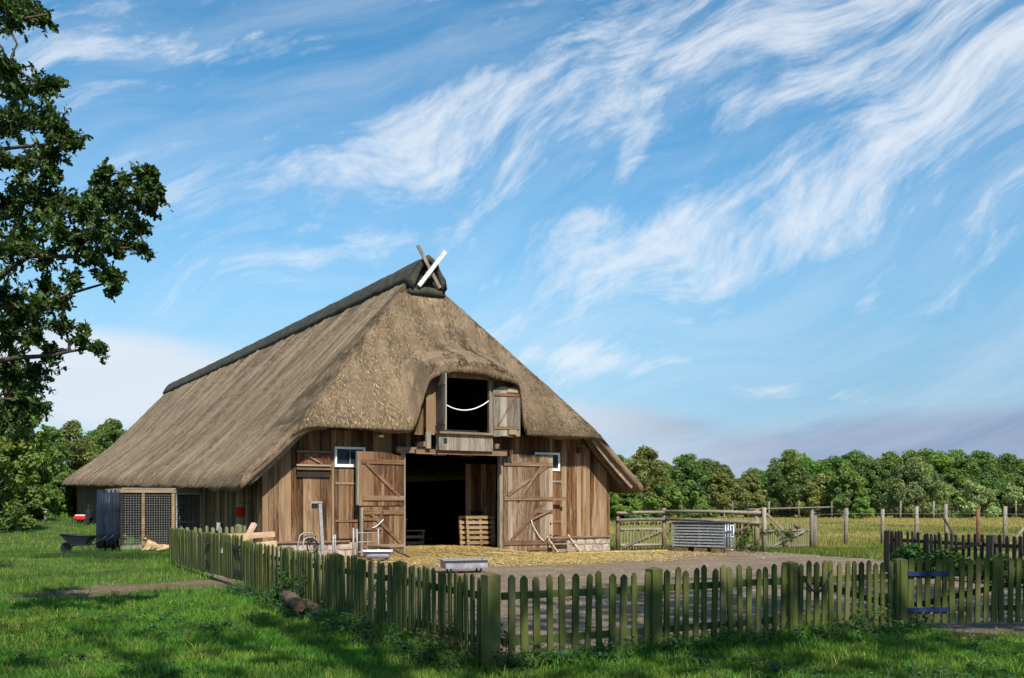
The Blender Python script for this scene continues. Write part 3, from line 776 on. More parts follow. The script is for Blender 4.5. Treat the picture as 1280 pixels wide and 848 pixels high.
def yard_items():
    # steps below the right window
    st = thing('wooden_steps', 'small three tread wooden steps below the right window', 'steps', put(3.95, -.05), YAW)
    for i, (y, z) in enumerate(((-.72, .12), (-.46, .32), (-.20, .52))): MB().box((0, y, z), (.95, .24, .04)).build('tread', M['pallet'], st)
    for x in (-.44, .46): MB().bar((x, -.86, .02), (x, -.10, .58), .04, .13, (0, 0, 1)).build('stringer', M['fresh'], st)
    # water tub on blocks by the left door
    c = at(472, 702, .0); tb = thing('water_tub', 'shallow tub with white rim standing by the left door', 'tub', (c.x, c.y, g(c.x, c.y)), YAW - R(22))
    m = MB(); n = 22
    def ring(rx, ry, z): return [(rx * math.copysign(abs(math.cos(2 * math.pi * k / n)) ** .45, math.cos(2 * math.pi * k / n)), ry * math.copysign(abs(math.sin(2 * math.pi * k / n)) ** .45, math.sin(2 * math.pi * k / n)), z) for k in range(n)]
    rings = [ring(.36, .22, .10), ring(.40, .26, .30), ring(.385, .245, .30), ring(.34, .20, .13)]
    for r_ in rings: m.v += r_
    for i in range(3):
        for k in range(n): m.f.append((i * n + k, i * n + (k + 1) % n, (i + 1) * n + (k + 1) % n, (i + 1) * n + k))
    m.f.append(tuple(reversed(range(n)))); m.f.append(tuple(3 * n + k for k in range(n))); m.build('basin', M['tub'], tb, True)
    m = MB(); o_, i_ = ring(.455, .315, .30), ring(.385, .245, .30); o2, i2 = [(x, y, .335) for x, y, z in o_], [(x, y, .335) for x, y, z in i_]
    m.v += o_ + i_ + o2 + i2
    for k in range(n):
        k2 = (k + 1) % n; m.f += [(k, k2, 2 * n + k2, 2 * n + k), (n + k2, n + k, 3 * n + k, 3 * n + k2), (2 * n + k, 2 * n + k2, 3 * n + k2, 3 * n + k), (k2, k, n + k, n + k2)]
    m.build('rim', M['white'], tb)
    for x in (-.26, .26): MB().box((x, 0, .05), (.12, .34, .10)).build('foot', M['logend'], tb)
    # feeding tray on legs
    c = at(580, 716, .0); tr = thing('feeding_tray', 'grey metal feeding tray on short legs in the straw', 'trough', (c.x, c.y, g(c.x, c.y)), YAW - R(12))
    m = MB(); L, D, z0, z1 = 1.16, .66, .13, .31
    m.box((0, 0, z0), (L - .1, D - .1, .02))
    for sx in (-1, 1): m.box((sx * (L / 2 - .06), 0, (z0 + z1) / 2 + .011), (.025, D - .12, z1 - z0))
    for sy in (-1, 1): m.box((0, sy * (D / 2 - .06), (z0 + z1) / 2 + .012), (L - .096, .025, z1 - z0 - .004))
    m.build('pan', M['zinc'], tr)
    m = MB()
    for sy in (-1, 1): m.box((0, sy * (D / 2 - .03), z1 + .02), (L + .06, .10, .022))
    for sx in (-1, 1): m.box((sx * (L / 2 - .02), 0, z1 + .019), (.10, D - .165, .022))
    m.build('rim', M['galv_dull'], tr)
    MB().box((0, 0, z0 + .06), (L - .16, D - .16, .01)).build('water', M['glass'], tr)
    for sx in (-1, 1):
        for sy in (-1, 1): MB().box((sx * .38, sy * .2, .06), (.035, .035, .12)).build('leg', M['iron'], tr)
    # yellow hose and sticks along the wall
    pts = []
    for t_ in np.linspace(0, 1, 16):
        w = b2w(3.9 + 4.3 * t_, -.95 - .35 * t_ + .12 * math.sin(t_ * 7)); pts.append((w.x, w.y, g(w.x, w.y) + .02))
    tag(MB().tube(pts, .022, 6).build('hose', M['hose'], None, True), 'yellow hose lying along the foot of the right wall', 'hose')
    pts = []
    for t_ in np.linspace(0, 1, 8):
        w = b2w(.55 + .95 * t_, -1.2 - .4 * t_ ** 2); pts.append((w.x, w.y, g(w.x, w.y) + .035))
    tag(MB().tube(pts, .02, 6).build('stick', M['fresh'], None, True), 'pale thin stick lying on the straw before the doorway', 'stick')
    # sheep weighing post and hoop frame, hurdles (left of the doors)
    c = put(-4.95, -1.0); po = thing('steel_post', 'tall grey steel post with a bracket on top by the plank wall', 'post', c, YAW)
    MB().bar((.16, 0, 0), (.06, 0, 1.72), .10, .07, (0, 1, 0)).build('column', M['galv_dull'], po)
    MB().box((-.06, 0, 1.75), (.36, .10, .06)).build('top_bar', M['galv_dull'], po); MB().box((-.10, 0, 1.64), (.16, .09, .15)).build('clamp', M['iron'], po)
    MB().tube([(.13, -.06, 1.45), (.2, -.06, 1.2), (.18, -.06, 1.0)], .014, 6).build('lever', M['iron'], po)
    c = put(-5.25, -1.25); ho = thing('hoop_frame', 'bent tube frame standing at the foot of the steel post', 'frame', c, YAW + R(15))
    def hoop(x, y, w_, h_, lean): return [(x - w_ / 2, y, 0), (x - w_ / 2 - .05, y + lean * .4, h_ * .5), (x - w_ / 2 + .02, y + lean * .8, h_ * .92), (x - w_ / 2 + .14, y + lean, h_), (x + w_ / 2 - .14, y + lean, h_), (x + w_ / 2 - .02, y + lean * .8, h_ * .92), (x + w_ / 2 + .05, y + lean * .4, h_ * .5), (x + w_ / 2, y, 0)]
    for y, w_, h_, le in ((0, .46, .72, .05), (.26, .52, .84, -.06)): MB().tube(hoop(0, y, w_, h_, le), .022, 7).build('hoop', M['galv_dull'], ho, True)
    for z in (.22, .55): MB().tube([(-.27, 0, z), (-.27, .27, z)], .016, 6).build('spacer', M['galv_dull'], ho); MB().tube([(.27, 0, z), (.27, .27, z)], .016, 6).build('spacer', M['galv_dull'], ho)
    m = MB(); m.tube([(.04 + .19 * math.cos(t_), -.03 + .01 * math.sin(5 * t_), .45 + .19 * math.sin(t_)) for t_ in np.linspace(0, 6.1, 26)], .022, 6)
    m.build('chain', M['iron'], ho)
    for k, (a, b, w_, hh, rz) in enumerate(((-4.55, -1.3, .30, .78, 60), (-3.95, -1.3, .36, .98, 70), (-3.45, -1.2, .75, .95, 10))):
        hu = thing('hurdle', ['narrow grey tube hurdle seen edge on beside the hoop frame', 'pair of upright steel tubes with a clasp left of the stable door', 'low tube hurdle leaning beside the lower stable door'][k], 'hurdle', put(a, b), YAW + R(rz))
        for x in (-w_ / 2, w_ / 2): MB().tube([(x, 0, 0), (x, 0, hh)], .028, 8).build('upright', M['galv_dull'], hu, True)
        for z in (.25, .55, hh - .12): MB().tube([(-w_ / 2, 0, z), (w_ / 2, 0, z)], .016, 6).build('bar', M['galv_dull'], hu, True)
        if k == 2: MB().tube([(0, 0, .25), (0, 0, hh - .12)], .016, 6).build('bar', M['galv_dull'], hu)
    c = put(-3.0, -1.75); tag(MB().tube([(c.x - .62, c.y - .1, c.z + .42), (c.x, c.y, c.z + .40), (c.x + .62, c.y + .02, c.z + .10)], .035, 7).build('branch', M['bark'], None, True), 'bare branch lying across the hurdle beside the tub', 'branch')


yard_items()


# ---------------------------------------------------------------- fences
def picket_mesh(name, w, t_, h, mat, tip=.5, rounded=False):
    if rounded: top = [(w / 2, h - .05), (w * .36, h - .018), (w * .15, h), (-w * .15, h), (-w * .36, h - .018), (-w / 2, h - .05)]
    else: top = [(w / 2, h - w * tip), (w * .10, h - .004), (-w * .10, h - .004), (-w / 2, h - w * tip)]
    poly = [(-w / 2, 0), (w / 2, 0)] + top
    return MB().prism(poly, -t_ / 2, t_ / 2, Matrix.Rotation(R(90), 4, 'X')).mesh(name, mat)


def post_mesh(name, w, h, mat, cap=.05):
    m = MB(); x = w / 2
    m.add([(-x, -x, -.1), (x, -x, -.1), (x, x, -.1), (-x, x, -.1), (-x, -x, h), (x, -x, h), (x, x, h), (-x, x, h), (0, 0, h + cap)], [(3, 2, 1, 0), (0, 1, 5, 4), (1, 2, 6, 5), (2, 3, 7, 6), (3, 0, 4, 7), (4, 5, 8), (5, 6, 8), (6, 7, 8), (7, 4, 8)])
    return m.mesh(name, mat)


def fence(name, label, cat, P, Q, spacing, pm, rails, matr, z0=.06, side=-1, posts=(), pom=None, hz=None, gap=None, lift=0.0, braces=(), tilt=2.2, group=None, rail_th=.04):
    """pickets from P to Q on the given side of the rails; local x runs along the fence"""
    d = Vector((Q[0] - P[0], Q[1] - P[1])); L = d.length; ang = math.atan2(d.y, d.x)
    f = thing(name, label, cat, (P[0], P[1], 0), ang, group)
    if not isinstance(spacing, (list, tuple)): spacing = [(0, L, spacing)]
    for x in [a_ + (i + .5) * (b_ - a_) / max(1, round((b_ - a_) / s_)) for a_, b_, s_ in spacing for i in range(max(1, round((b_ - a_) / s_)))]:
        if any(abs(x - p) < .075 for p in posts): continue
        wx, wy = P[0] + d.x * x / L, P[1] + d.y * x / L
        link('picket', pm, f, (x + random.uniform(-.008, .008), side * .034, g(wx, wy) + z0 + lift + random.uniform(-.012, .012)), (R(random.gauss(0, .9)), R(random.gauss(0, tilt * .5)), R(random.gauss(0, 1.2)))).scale = (random.uniform(.86, 1.10), 1, random.uniform(.97, 1.02))
    for (z, h) in rails:
        segs = sorted([0.0, L] + [p for p in posts if .2 < p < L - .2])
        for a, b in zip(segs, segs[1:]):
            za, zb = g(P[0] + d.x * a / L, P[1] + d.y * a / L), g(P[0] + d.x * b / L, P[1] + d.y * b / L)
            MB().bar((a + .004, 0, za + z + lift), (b - .004, 0, zb + z + lift), rail_th, h).build('rail', matr, f)
    for p in posts:
        wx, wy = P[0] + d.x * p / L, P[1] + d.y * p / L
        link('post', pom, f, (p, -side * .01, g(wx, wy)))
    for (x0, zz0, x1, zz1) in braces: MB().bar((x0, -side * .042, zz0 + lift), (x1, -side * .042, zz1 + lift), .032, .075).build('brace', matr, f)
    return f


PK = picket_mesh('picket', .078, .024, .90, M['picket'])
PKW = picket_mesh('wide_picket', .10, .024, .92, M['picket'], .42)
POST = post_mesh('post', .14, .955, M['picket'], .03)
RAILS = [(.26, .075), (.735, .075)]
# corner post and right-hand run
cp = link('corner_post', post_mesh('corner_post', .15, .965, M['picket'], .03)); cp.location = (FC.x, FC.y, g(*FC)); cp.rotation_euler = (0, 0, math.atan2(FRn.y, FRn.x))
tag(cp, 'thick mossy post at the near corner of the picket fence', 'fence post')
def along(P, d, s): return (P.x + d.x * s, P.y + d.y * s)
fr1 = fence('picket_fence', 'mossy picket fence running right from the near corner post to the gate', 'fence', along(FC, FRn, .13), along(FC, FRn, FRL - .02),
            [(.02, 1.94, .165), (2.09, 4.06, .142), (4.22, 6.16, .139)], PK, RAILS, M['mossrail'], posts=(2.01, 4.16, 6.21), pom=POST, braces=((4.25, .80, 6.1, .32),))
# hose loop hung over the third panel
m = MB(); pts = []
for t_ in np.linspace(0, 1, 18):
    x = 4.30 + .50 * t_; pts.append((x, -.075, .80 - .24 * math.sin(t_ * math.pi) + .05 * t_))
m.tube(pts, .012, 6)
hl = tag(m.build('hose_loop', M['iron'], None, True), 'black cable loop hanging on the pickets right of the third post', 'cable'); hl.location = fr1.location; hl.rotation_euler = fr1.rotation_euler
# right-hand gate
g0 = along(FC, FRn, FRL + .07); gd = Vector((.93, .12)).normalized(); g1 = (g0[0] + gd.x * 2.5, g0[1] + gd.y * 2.5)
GT = fence('picket_gate', 'wide mossy picket gate with blue strap hinges at the right edge', 'gate', g0, g1, .118, PK, RAILS, M['mossrail'], lift=.02, braces=((.15, .30, 2.35, .74),))
for z in (.27, .76): MB().box((.27, -.064, z), (.62, .016, .06)).build('strap_hinge', M['bluepaint'], GT)
# left-hand run: fence, then a double gate, then the end post
left_posts = (2.6, 5.22, 7.78, 10.82)
fl1 = fence('picket_fence', 'long mossy picket fence running back from the near corner towards the barn', 'fence', along(FC, FLn, .12), along(FC, FLn, 10.85),
            [(.02, 2.4, .150), (2.56, 10.6, .146)], PK, RAILS, M['mossrail'], side=1, posts=tuple(p - .12 for p in left_posts), pom=POST, braces=((8.0, .34, 10.5, .80),))
ga = fence('picket_gate', 'near leaf of the closely boarded double gate in the left fence', 'gate', along(FC, FLn, 10.95), along(FC, FLn, 14.72), .116, PKW, RAILS, M['mossrail'], side=1, lift=.09, braces=((.2, .3, 3.5, .72),))
gb = fence('picket_gate', 'far leaf of the closely boarded double gate in the left fence', 'gate', along(FC, FLn, 14.78), along(FC, FLn, FLL - .12), .116, PKW, RAILS, M['mossrail'], side=1, lift=.07)
for f_, x_ in ((ga, .42), (ga, 3.45)):
    for z in ((.33, .82) if x_ < 1 else (.38, .86)): MB().box((x_, .064, z), (.75 if x_ < 1 else .5, .02, .07)).build('strap_hinge', M['iron'], f_)
MB().tube([(3.0, .09, .80), (3.0, .15, .86), (3.3, .15, .86), (3.3, .09, .80)], .02, 6).build('handle', M['iron'], ga)
MB().box((2.0, .054, .70), (.14, .008, .11)).build('plate', M['white'], ga)
e = link('end_post', post_mesh('end_post', .15, 1.0, M['picket'], .04)); w = along(FC, FLn, FLL); e.location = (w[0], w[1], g(*w)); e.rotation_euler = (0, 0, math.atan2(FLn.y, FLn.x))
tag(e, 'mossy end post where the double gate meets the pale cross fence', 'fence post')
# pale cross fence up to the barn corner
PP = picket_mesh('pale_picket', .10, .026, 1.0, M['palepicket'], rounded=True)
cf = b2w(-6.75, -.45)
fence('picket_fence', 'short pale round topped picket fence between the double gate and the barn', 'fence', (w[0] + .1, w[1] + .12), (cf.x, cf.y), .205, PP, [(.30, .07), (.82, .07)], M['greyrail'], posts=(2.05,), pom=post_mesh('pale_post', .15, 1.08, M['palepicket'], .04))

# timber stack in front of the cross fence
for k, (p, q, hh, lb) in enumerate((((258, 27.0, .78), (342, 28.4, .86), .15, 'long fresh beam lying on top of the timber stack'), ((285, 27.2, .52), (345, 28.0, .62), .15, 'second fresh beam lower in the timber stack'),
                                   ((300, 26.8, .45), (318, 27.2, 1.18), .10, 'short fresh board leaning upright on the timber stack'), ((280, 26.6, .34), (345, 27.4, .42), .14, 'lowest beam of the fresh timber stack'))):
    P = atY(p[0], HZ, p[1]); P.z = p[2]; Q = atY(q[0], HZ, q[1]); Q.z = q[2]
    tag(MB().bar(P, Q, .14, hh).build('timber_beam', M['fresh'], None, bevel=.006), lb, 'timber', 'fresh timber by the barn corner')
for x_, y_ in ((270, 27.3), (325, 27.9)):
    P = atY(x_, HZ, y_); m = thing('trestle', ['left trestle carrying the fresh timber', 'right trestle carrying the fresh timber'][x_ > 300], 'trestle', (P.x, P.y, g(P.x, P.y)), YAW)
    MB().box((0, 0, .22), (.10, .8, .10)).build('top', M['pallet'], m)
    for s in (-1, 1):
        for s2 in (-1, 1): MB().bar((s2 * .22, s * .34, 0), (0, s * .30, .20), .06, .06).build('leg', M['pallet'], m)

# far yard fences right of the barn
A_, B_, C_, D_ = Vector((3.85, 37.45)), Vector((5.67, 38.3)), Vector((8.70, 36.5)), Vector((11.18, 38.3))
GP = picket_mesh('grey_picket', .07, .022, .98, M['palepicket'])
fence('picket_gate', 'grey picket gate with a diagonal brace next to the barn corner', 'gate', (A_.x + .1, A_.y + .03), (B_.x - .1, B_.y - .05), .125, GP, [(.2, .07), (.78, .07)], M['greyrail'], side=1, braces=((.1, .12, 1.85, .74),))
fence('picket_fence', 'grey picket panel behind the corrugated crate', 'fence', (B_.x + .12, B_.y - .07), (C_.x - .12, C_.y + .07), .135, GP, [(.2, .07), (.78, .07)], M['greyrail'], side=1)
fence('picket_gate', 'grey picket gate with a brace right of the log rails', 'gate', (C_.x + .42, C_.y + .25), (D_.x - .12, D_.y - .08), .115, GP, [(.16, .07), (.74, .07)], M['greyrail'], side=1, braces=((.15, .16, 2.1, .7),))
def logpost(p, h, r_, mat, parent, lean=0):
    z = g(p.x, p.y); return MB().tube([(p.x, p.y, z - .1), (p.x + lean * .5, p.y, z + h * .5), (p.x + lean, p.y, z + h)], [r_, r_ * .96, r_ * .9], 9).build('post', mat, parent, True)
rf = thing('rail_fence', 'weathered round log rails on posts beside the barn', 'fence')
for p, h, r_ in ((A_, 1.35, .07), (B_, 1.55, .085), (C_, 1.50, .10)): logpost(p, h, r_, M['beam'], rf)
for p, q, z0, z1 in ((A_, B_, 1.36, 1.38), (A_, B_, 1.10, 1.12), (B_, C_, 1.42, 1.38), (B_, C_, 1.14, 1.02)):
    off = Vector((0, -.10)); mid = (p + q) / 2 + off; p2, q2 = p + off, q + off
    e_ = (q2 - p2).normalized() * .25
    MB().tube([(p2.x - e_.x * .2, p2.y - e_.y * .2, z0), (mid.x, mid.y, (z0 + z1) / 2 + .02), (q2.x + e_.x * .5, q2.y + e_.y * .5, z1)], [.055, .06, .065], 9).build('rail', M['greyrail'], rf, True)
MB().bar((C_.x - .8, C_.y + .35, .65), (C_.x - .05, C_.y - .02, 1.0), .05, .08).build('brace', M['beam'], rf)
gf = thing('gate_posts', 'grey gate posts joined by a long pole right of the log rails', 'fence')
E_ = Vector((C_.x + .30, C_.y + .15))
logpost(E_, 1.58, .085, M['greywood'], gf); logpost(D_, 1.52, .085, M['greywood'], gf)
MB().tube([(E_.x - .6, E_.y - .15, 1.50), (D_.x, D_.y - .1, 1.56), (D_.x + .9, D_.y + .3, 1.57)], .035, 7).build('pole', M['greyrail'], gf, True)
MB().bar((E_.x + .08, E_.y + .02, 1.35), (E_.x + .75, E_.y + .3, .78), .05, .08).build('brace', M['beam'], gf)
# rusty bowl on a stake
c = at(993, 688); bw = thing('feeder_bowl', 'rusty bowl on a thin stake before the right gate', 'feeder', (c.x, c.y - .4, 0))
MB().tube([(0, 0, -.1), (0, 0, .82)], .02, 6).build('stake', M['beam'], bw); MB().lathe([(0, .80), (.09, .80), (.14, .95), (.125, .95), (.08, .83), (0, .83)], n=14).build('bowl', M['rust'], bw, True)

# corrugated crate
c0 = at(842, 690); c1 = at(906, 692); dv = (c1 - c0); L = dv.length; ang = math.atan2(dv.y, dv.x)
cr = thing('sheep_crate', 'silver corrugated steel sheep crate on wooden blocks', 'crate', (c0.x, c0.y, 0), ang)
for i in range(8):
    for y in (0, .62): MB().box((L / 2, y, .235 + i * .102), (L, .03, .060)).build('slat', M['galv'], cr, bevel=.008)
for y in (.03, .59):
    for x in (.04, L / 2, L - .04): MB().box((x, y, .60), (.05, .028, .86)).build('upright', M['galv_dull'], cr)
MB().box((L / 2, .31, .60), (L - .1, .02, .80)).build('inner_panel', M['black'], cr)
MB().box((L / 2, .31, 1.035), (L + .06, .72, .05)).build('top_cover', M['black'], cr)
MB().box((-.02, .3, .6), (.03, .66, .84)).build('end_panel', M['galv_dull'], cr)
eg = link('end_gate', None, cr, (L + .04, 0, .08), (0, 0, R(-2)))
for x in (.0, .09, .18, .30): MB().tube([(x, -.02, 0), (x, -.02, .92)], .018, 7).build('bar', M['galv'], eg, True)
for z in (.05, .5, .88): MB().tube([(0, -.02, z), (.30, -.02, z)], .014, 6).build('bar', M['galv'], eg, True)
MB().box((.15, -.05, .70), (.22, .04, .05)).build('latch', M['galv_dull'], eg)
for x, w_ in ((.30, .46), (1.02, .50), (1.66, .46)):
    if x < L - .1: MB().box((x, .31, .08), (w_, .60, .17)).build('block', M['logend'], cr, bevel=.02)
# blue-dark row of far-side yard rubbish left out

# dark picket fence on the right
DP = picket_mesh('dark_picket', .082, .024, .98, M['darkpicket'])
d0, d1 = atY(1110, 0, 25.4), atY(1330, 0, 21.0)
df = fence('picket_fence', 'dark weathered picket fence beyond the right gate', 'fence', (d0.x, d0.y), (d1.x, d1.y), [(.12, .55, .10), (.6, 1.25, .145), (1.25, 1.75, .10), (1.75, 2.2, .14), (2.25, 2.9, .15), (3.25, 4.9, .165)], DP, [(.22, .07), (.80, .08)], M['darkpicket'], posts=(.02, 3.06, 4.95), pom=post_mesh('dark_post', .17, 1.02, M['darkpicket'], .02))
MB().bar((.35, -.08, .28), (2.85, -.08, .82), .035, .07).build('brace', M['darkpicket'], df)
sk = tag(MB().tube([atY(1180, 648, 24.0), atY(1197, 676, 23.6)], .03, 6).build('stick', M['bark']), 'dark stick leaning up behind the dark picket fence', 'stick')
# blue bin at the right edge
p = atY(1287, 0, 20.0); bb = thing('blue_post_box', 'blue box on a post at the right picture edge', 'box', (p.x, p.y, g(p.x, p.y)))
MB().box((0, 0, .92), (.20, .16, .48)).build('box', M['bluepaint'], bb, bevel=.015); MB().box((0, 0, .34), (.06, .06, .68)).build('post', M['darkpicket'], bb)

# meadow fences
def wirefence(name, label, pts, h, r_, wires, wr, mat, dense=0):
    f = thing(name, label, 'fence')
    tops = []
    for i, (p, hh) in enumerate(pts):
        z = g(p.x, p.y); ln = random.uniform(-.04, .04)
        MB().tube([(p.x, p.y, z - .1), (p.x + ln * .5, p.y, z + hh * .5), (p.x + ln, p.y, z + hh)], [r_, r_ * .97, r_ * .92], 8).build('post', mat[i % len(mat)], f, True)
    m = MB()
    for (p, _), (q, _) in zip(pts, pts[1:]):
        for z in wires: m.bar((p.x, p.y - r_ - .01, g(p.x, p.y) + z), (q.x, q.y - r_ - .01, g(q.x, q.y) + z), wr, wr)
        if dense:
            k = int((q - p).length / dense)
            for j in range(1, k): c = p + (q - p) * j / k; m.box((c.x, c.y - r_ - .01, h / 2), (wr, wr, h))
    kind(m.build('wire', M['galv_dull'] if not dense else M['iron'], f), 'stuff'); return f
npx = [(1057, 41.2, 1.52), (1103, 42.5, 1.5), (1145, 42.5, 1.6), (1183, 42.0, 1.68), (1223, 41.0, 1.5), (1256, 40.5, 1.6), (1300, 40, 1.6), (1350, 39.5, 1.6)]
nf = wirefence('wire_fence', 'grey meadow posts with thin wires behind the dark picket fence', [(Vector((D_.x + .2, D_.y + .3)), 1.4)] + [(Vector(((x - 640) / F * y, y)), h) for x, y, h in npx], 1.5, .085, (.5, .9, 1.3), .008, [M['greywood'], M['greywood'], M['greywood'], M['greywood'], M['greywood'], M['rust'], M['greywood']])
MB().bar(((1256 - 640) / F * 40.5 + .1, 40.3, .1), ((1290 - 640) / F * 40 + .1, 39.9, 1.3), .08, .08).build('brace', M['greywood'], nf)
ff = [(Vector(((x - 640) / F * 118, 118 + random.uniform(-1, 1))), 2.05 + random.uniform(-.1, .1)) for x in (740, 785, 829, 873, 916, 961, 1001, 1043, 1085, 1124, 1164, 1200, 1236, 1270, 1305)]
wirefence('game_fence', 'tall wire game fence along the edge of the wood', ff, 1.9, .10, (.3, .6, .9, 1.2, 1.5, 1.8), .014, [M['greywood']], .5)

# ---------------------------------------------------------------- kennel, dog, wheelbarrow on the left
kb = 8.2
kz = g(*b2w(-8.4, kb).to_2d())
ke = thing('dog_kennel', 'wire mesh dog run with timber posts and a blue tarpaulin beside the barn', 'kennel', (BO.x, BO.y, 0), YAW)
KA0, KA1 = -9.62, -6.30
for a, mat, w_ in ((-9.06, M['darkboard'], .08), (-8.32, M['fresh'], .10), (-7.28, M['fresh'], .10), (-6.18, M['fresh'], .10)):
    MB().box((a, kb, 1.10), (w_, .09, 2.2)).build('post', mat if mat is not M['fresh'] else M['pallet'], ke)
MB().box((-7.85, kb - .01, 2.16), (3.5, .11, .12)).build('top_rail', M['beam'], ke)
MB().box((-7.7, kb - .005, .14), (2.8, .08, .14)).build('bottom_rail', M['greyrail'], ke)
def grid(a0, a1, z0, z1, b, s, w_, name='wire_mesh', par=None, horiz='a'):
    m = MB(); k = int((a1 - a0) / s)
    for i in range(k + 1):
        a = a0 + (a1 - a0) * i / k
        m.box((a, b, (z0 + z1) / 2) if horiz == 'a' else (b, a, (z0 + z1) / 2), (w_, w_, z1 - z0))
    k = int((z1 - z0) / s)
    for i in range(k + 1):
        z = z0 + (z1 - z0) * i / k
        m.box(((a0 + a1) / 2, b - w_, z) if horiz == 'a' else (b - w_, (a0 + a1) / 2, z), (a1 - a0, w_, w_) if horiz == 'a' else (w_, a1 - a0, w_))
    return kind(m.build(name, M['galv_dull'], par or ke), 'stuff')
grid(-9.02, -8.37, .06, 2.1, kb, .085, .0065); grid(-8.27, -7.33, .22, 2.1, kb, .085, .0065); 
kd = link('kennel_door', None, ke); 
for a in (-7.17, -6.29): MB().box((a, kb - .03, 1.12), (.05, .05, 1.94)).build('stile', M['galv'], kd)
for z in (.17, 2.07): MB().box((-6.73, kb - .03, z), (.83, .05, .05)).build('rail', M['galv'], kd)
grid(-7.14, -6.32, .2, 2.05, kb - .02, .085, .0075, par=kd); MB().box((-7.10, kb - .09, 1.05), (.08, .06, .14)).build('latch', M['iron'], kd)
# tarpaulin on the left: pleated sheet
V = []; Fq = []; n = 40
for i in range(n + 1):
    t_ = i / n
    if t_ < .6: a = -9.72 + .62 * t_ / .6; b = kb - .06
    else: a = -9.72 + .62; b = kb - .06
    a = -9.74 + .60 * t_; b = kb - .07 - .05 * math.sin(t_ * 26) - .02 * math.sin(t_ * 61)
    for z, f in ((2.2, .3), (1.5, .8), (.8, 1.0), (.10 + .05 * math.sin(t_ * 17), 1.25)): V.append((a, kb - .07 + (b - kb + .07) * f, z))
for i in range(n):
    for k in range(3): Fq.append((i * 4 + k, i * 4 + k + 1, i * 4 + k + 5, i * 4 + k + 4))
tp = MB().add(V, Fq).build('tarpaulin', M['bluetarp'], ke, True); sm = tp.modifiers.new('thick', 'SOLIDIFY'); sm.thickness = .01
V = []
for i in range(n + 1):
    t_ = i / n
    for z, f in ((2.2, .3), (1.5, .8), (.8, 1.0), (.12, 1.2)): V.append((-9.75 - .04 * math.sin(t_ * 30) * f, kb - .05 + .9 * t_, z))
tp2 = MB().add(V, Fq).build('tarpaulin', M['bluetarp'], ke, True); sm = tp2.modifiers.new('thick', 'SOLIDIFY'); sm.thickness = .01
# boarded back of the run, roof boards
for i in range(9): MB().box((-7.6, kb + 2.4, .75 + i * .175), (2.6, .03, .165)).build('back_board', M['darkpicket'], ke)
MB().box((-7.65, kb + 1.2, 2.25), (2.8, 2.5, .05)).build('roof_board', M['beam'], ke)
MB().box((-6.6, kb + .9, 1.02), (.9, .35, .05)).build('shelf', M['greyrail'], ke)

def dog():
    D = thing('dog', 'tan and black dog lying upright eared in the grass before the kennel', 'dog')
    c = b2w(-8.22, kb - .62); D.location = (c.x, c.y, g(c.x, c.y) + .04); D.rotation_euler = (0, 0, R(-10)); D.scale = (.95,) * 3
    # body lies along +x (to the right), head over x=0 looking to -y
    V = [(.05, -.06, .20), (.22, -.02, .17), (.48, .04, .16), (.74, .06, .15), (.0, -.10, .34), (-.02, -.14, .46), (-.02, -.24, .44), (-.02, -.33, .42),
         (-.05, -.20, .06), (-.07, -.42, .03), (.10, -.18, .06), (.10, -.40, .03), (.66, -.10, .08), (.58, -.30, .05), (.46, -.36, .03), (.90, .04, .08), (1.10, -.02, .04), (1.24, -.10, .03),
         (.70, .20, .08), (.60, .36, .05)]
    E = [(0, 1), (1, 2), (2, 3), (0, 4), (4, 5), (5, 6), (6, 7), (0, 8), (8, 9), (0, 10), (10, 11), (3, 12), (12, 13), (13, 14), (3, 15), (15, 16), (16, 17), (3, 18), (18, 19)]
    Rd = [.13, .155, .145, .12, .085, .088, .062, .038, .055, .035, .055, .035, .075, .045, .032, .05, .04, .02, .075, .045]
    me = bpy.data.meshes.new('body'); me.from_pydata(V, E, []); me.materials.append(M['tan']); o = link('body', me, D)
    o.modifiers.new('skin', 'SKIN')
    for i, r_ in enumerate(Rd): me.skin_vertices[0].data[i].radius = (r_, r_)
    me.skin_vertices[0].data[0].use_root = True
    s_ = o.modifiers.new('sub', 'SUBSURF'); s_.levels = s_.render_levels = 2
    for p in me.polygons: p.use_smooth = True
    for s in (-1, 1):
        MB().add([(s * .035 - .02, -.12, .52), (s * .115 - .02, -.10, .50), (s * .085 - .02, -.085, .67), (s * .075 - .02, -.06, .51)], [(0, 1, 2), (1, 3, 2), (3, 0, 2), (0, 3, 1)]).build('ear', M['darkfur'], D)
        MB().lathe([(0, -.012), (.012, 0), (0, .012)], (s * .045 - .02, -.228, .485), 8).build('eye', M['black'], D, True)
    MB().lathe([(0, -.045), (.036, -.03), (.046, 0), (.036, .03), (0, .04)], (-.02, -.335, .418), 10).build('muzzle', M['darkfur'], D, True)
    m = MB().lathe([(.05, -.02), (.094, .0), (.098, .04), (.085, .075), (.03, .09), (0, .09)], (-.02, -.165, .455), 12).build('mask', M['darkfur'], D, True)
    m = MB(); m.lathe([(0, .29), (.07, .288), (.12, .27), (.150, .225)], (.45, .03, .03), 12); o2 = m.build('saddle', M['darkfur'], D, True); o2.scale = (2.0, 1, 1.03); o2.location = (-.45, 0, 0)
dog()

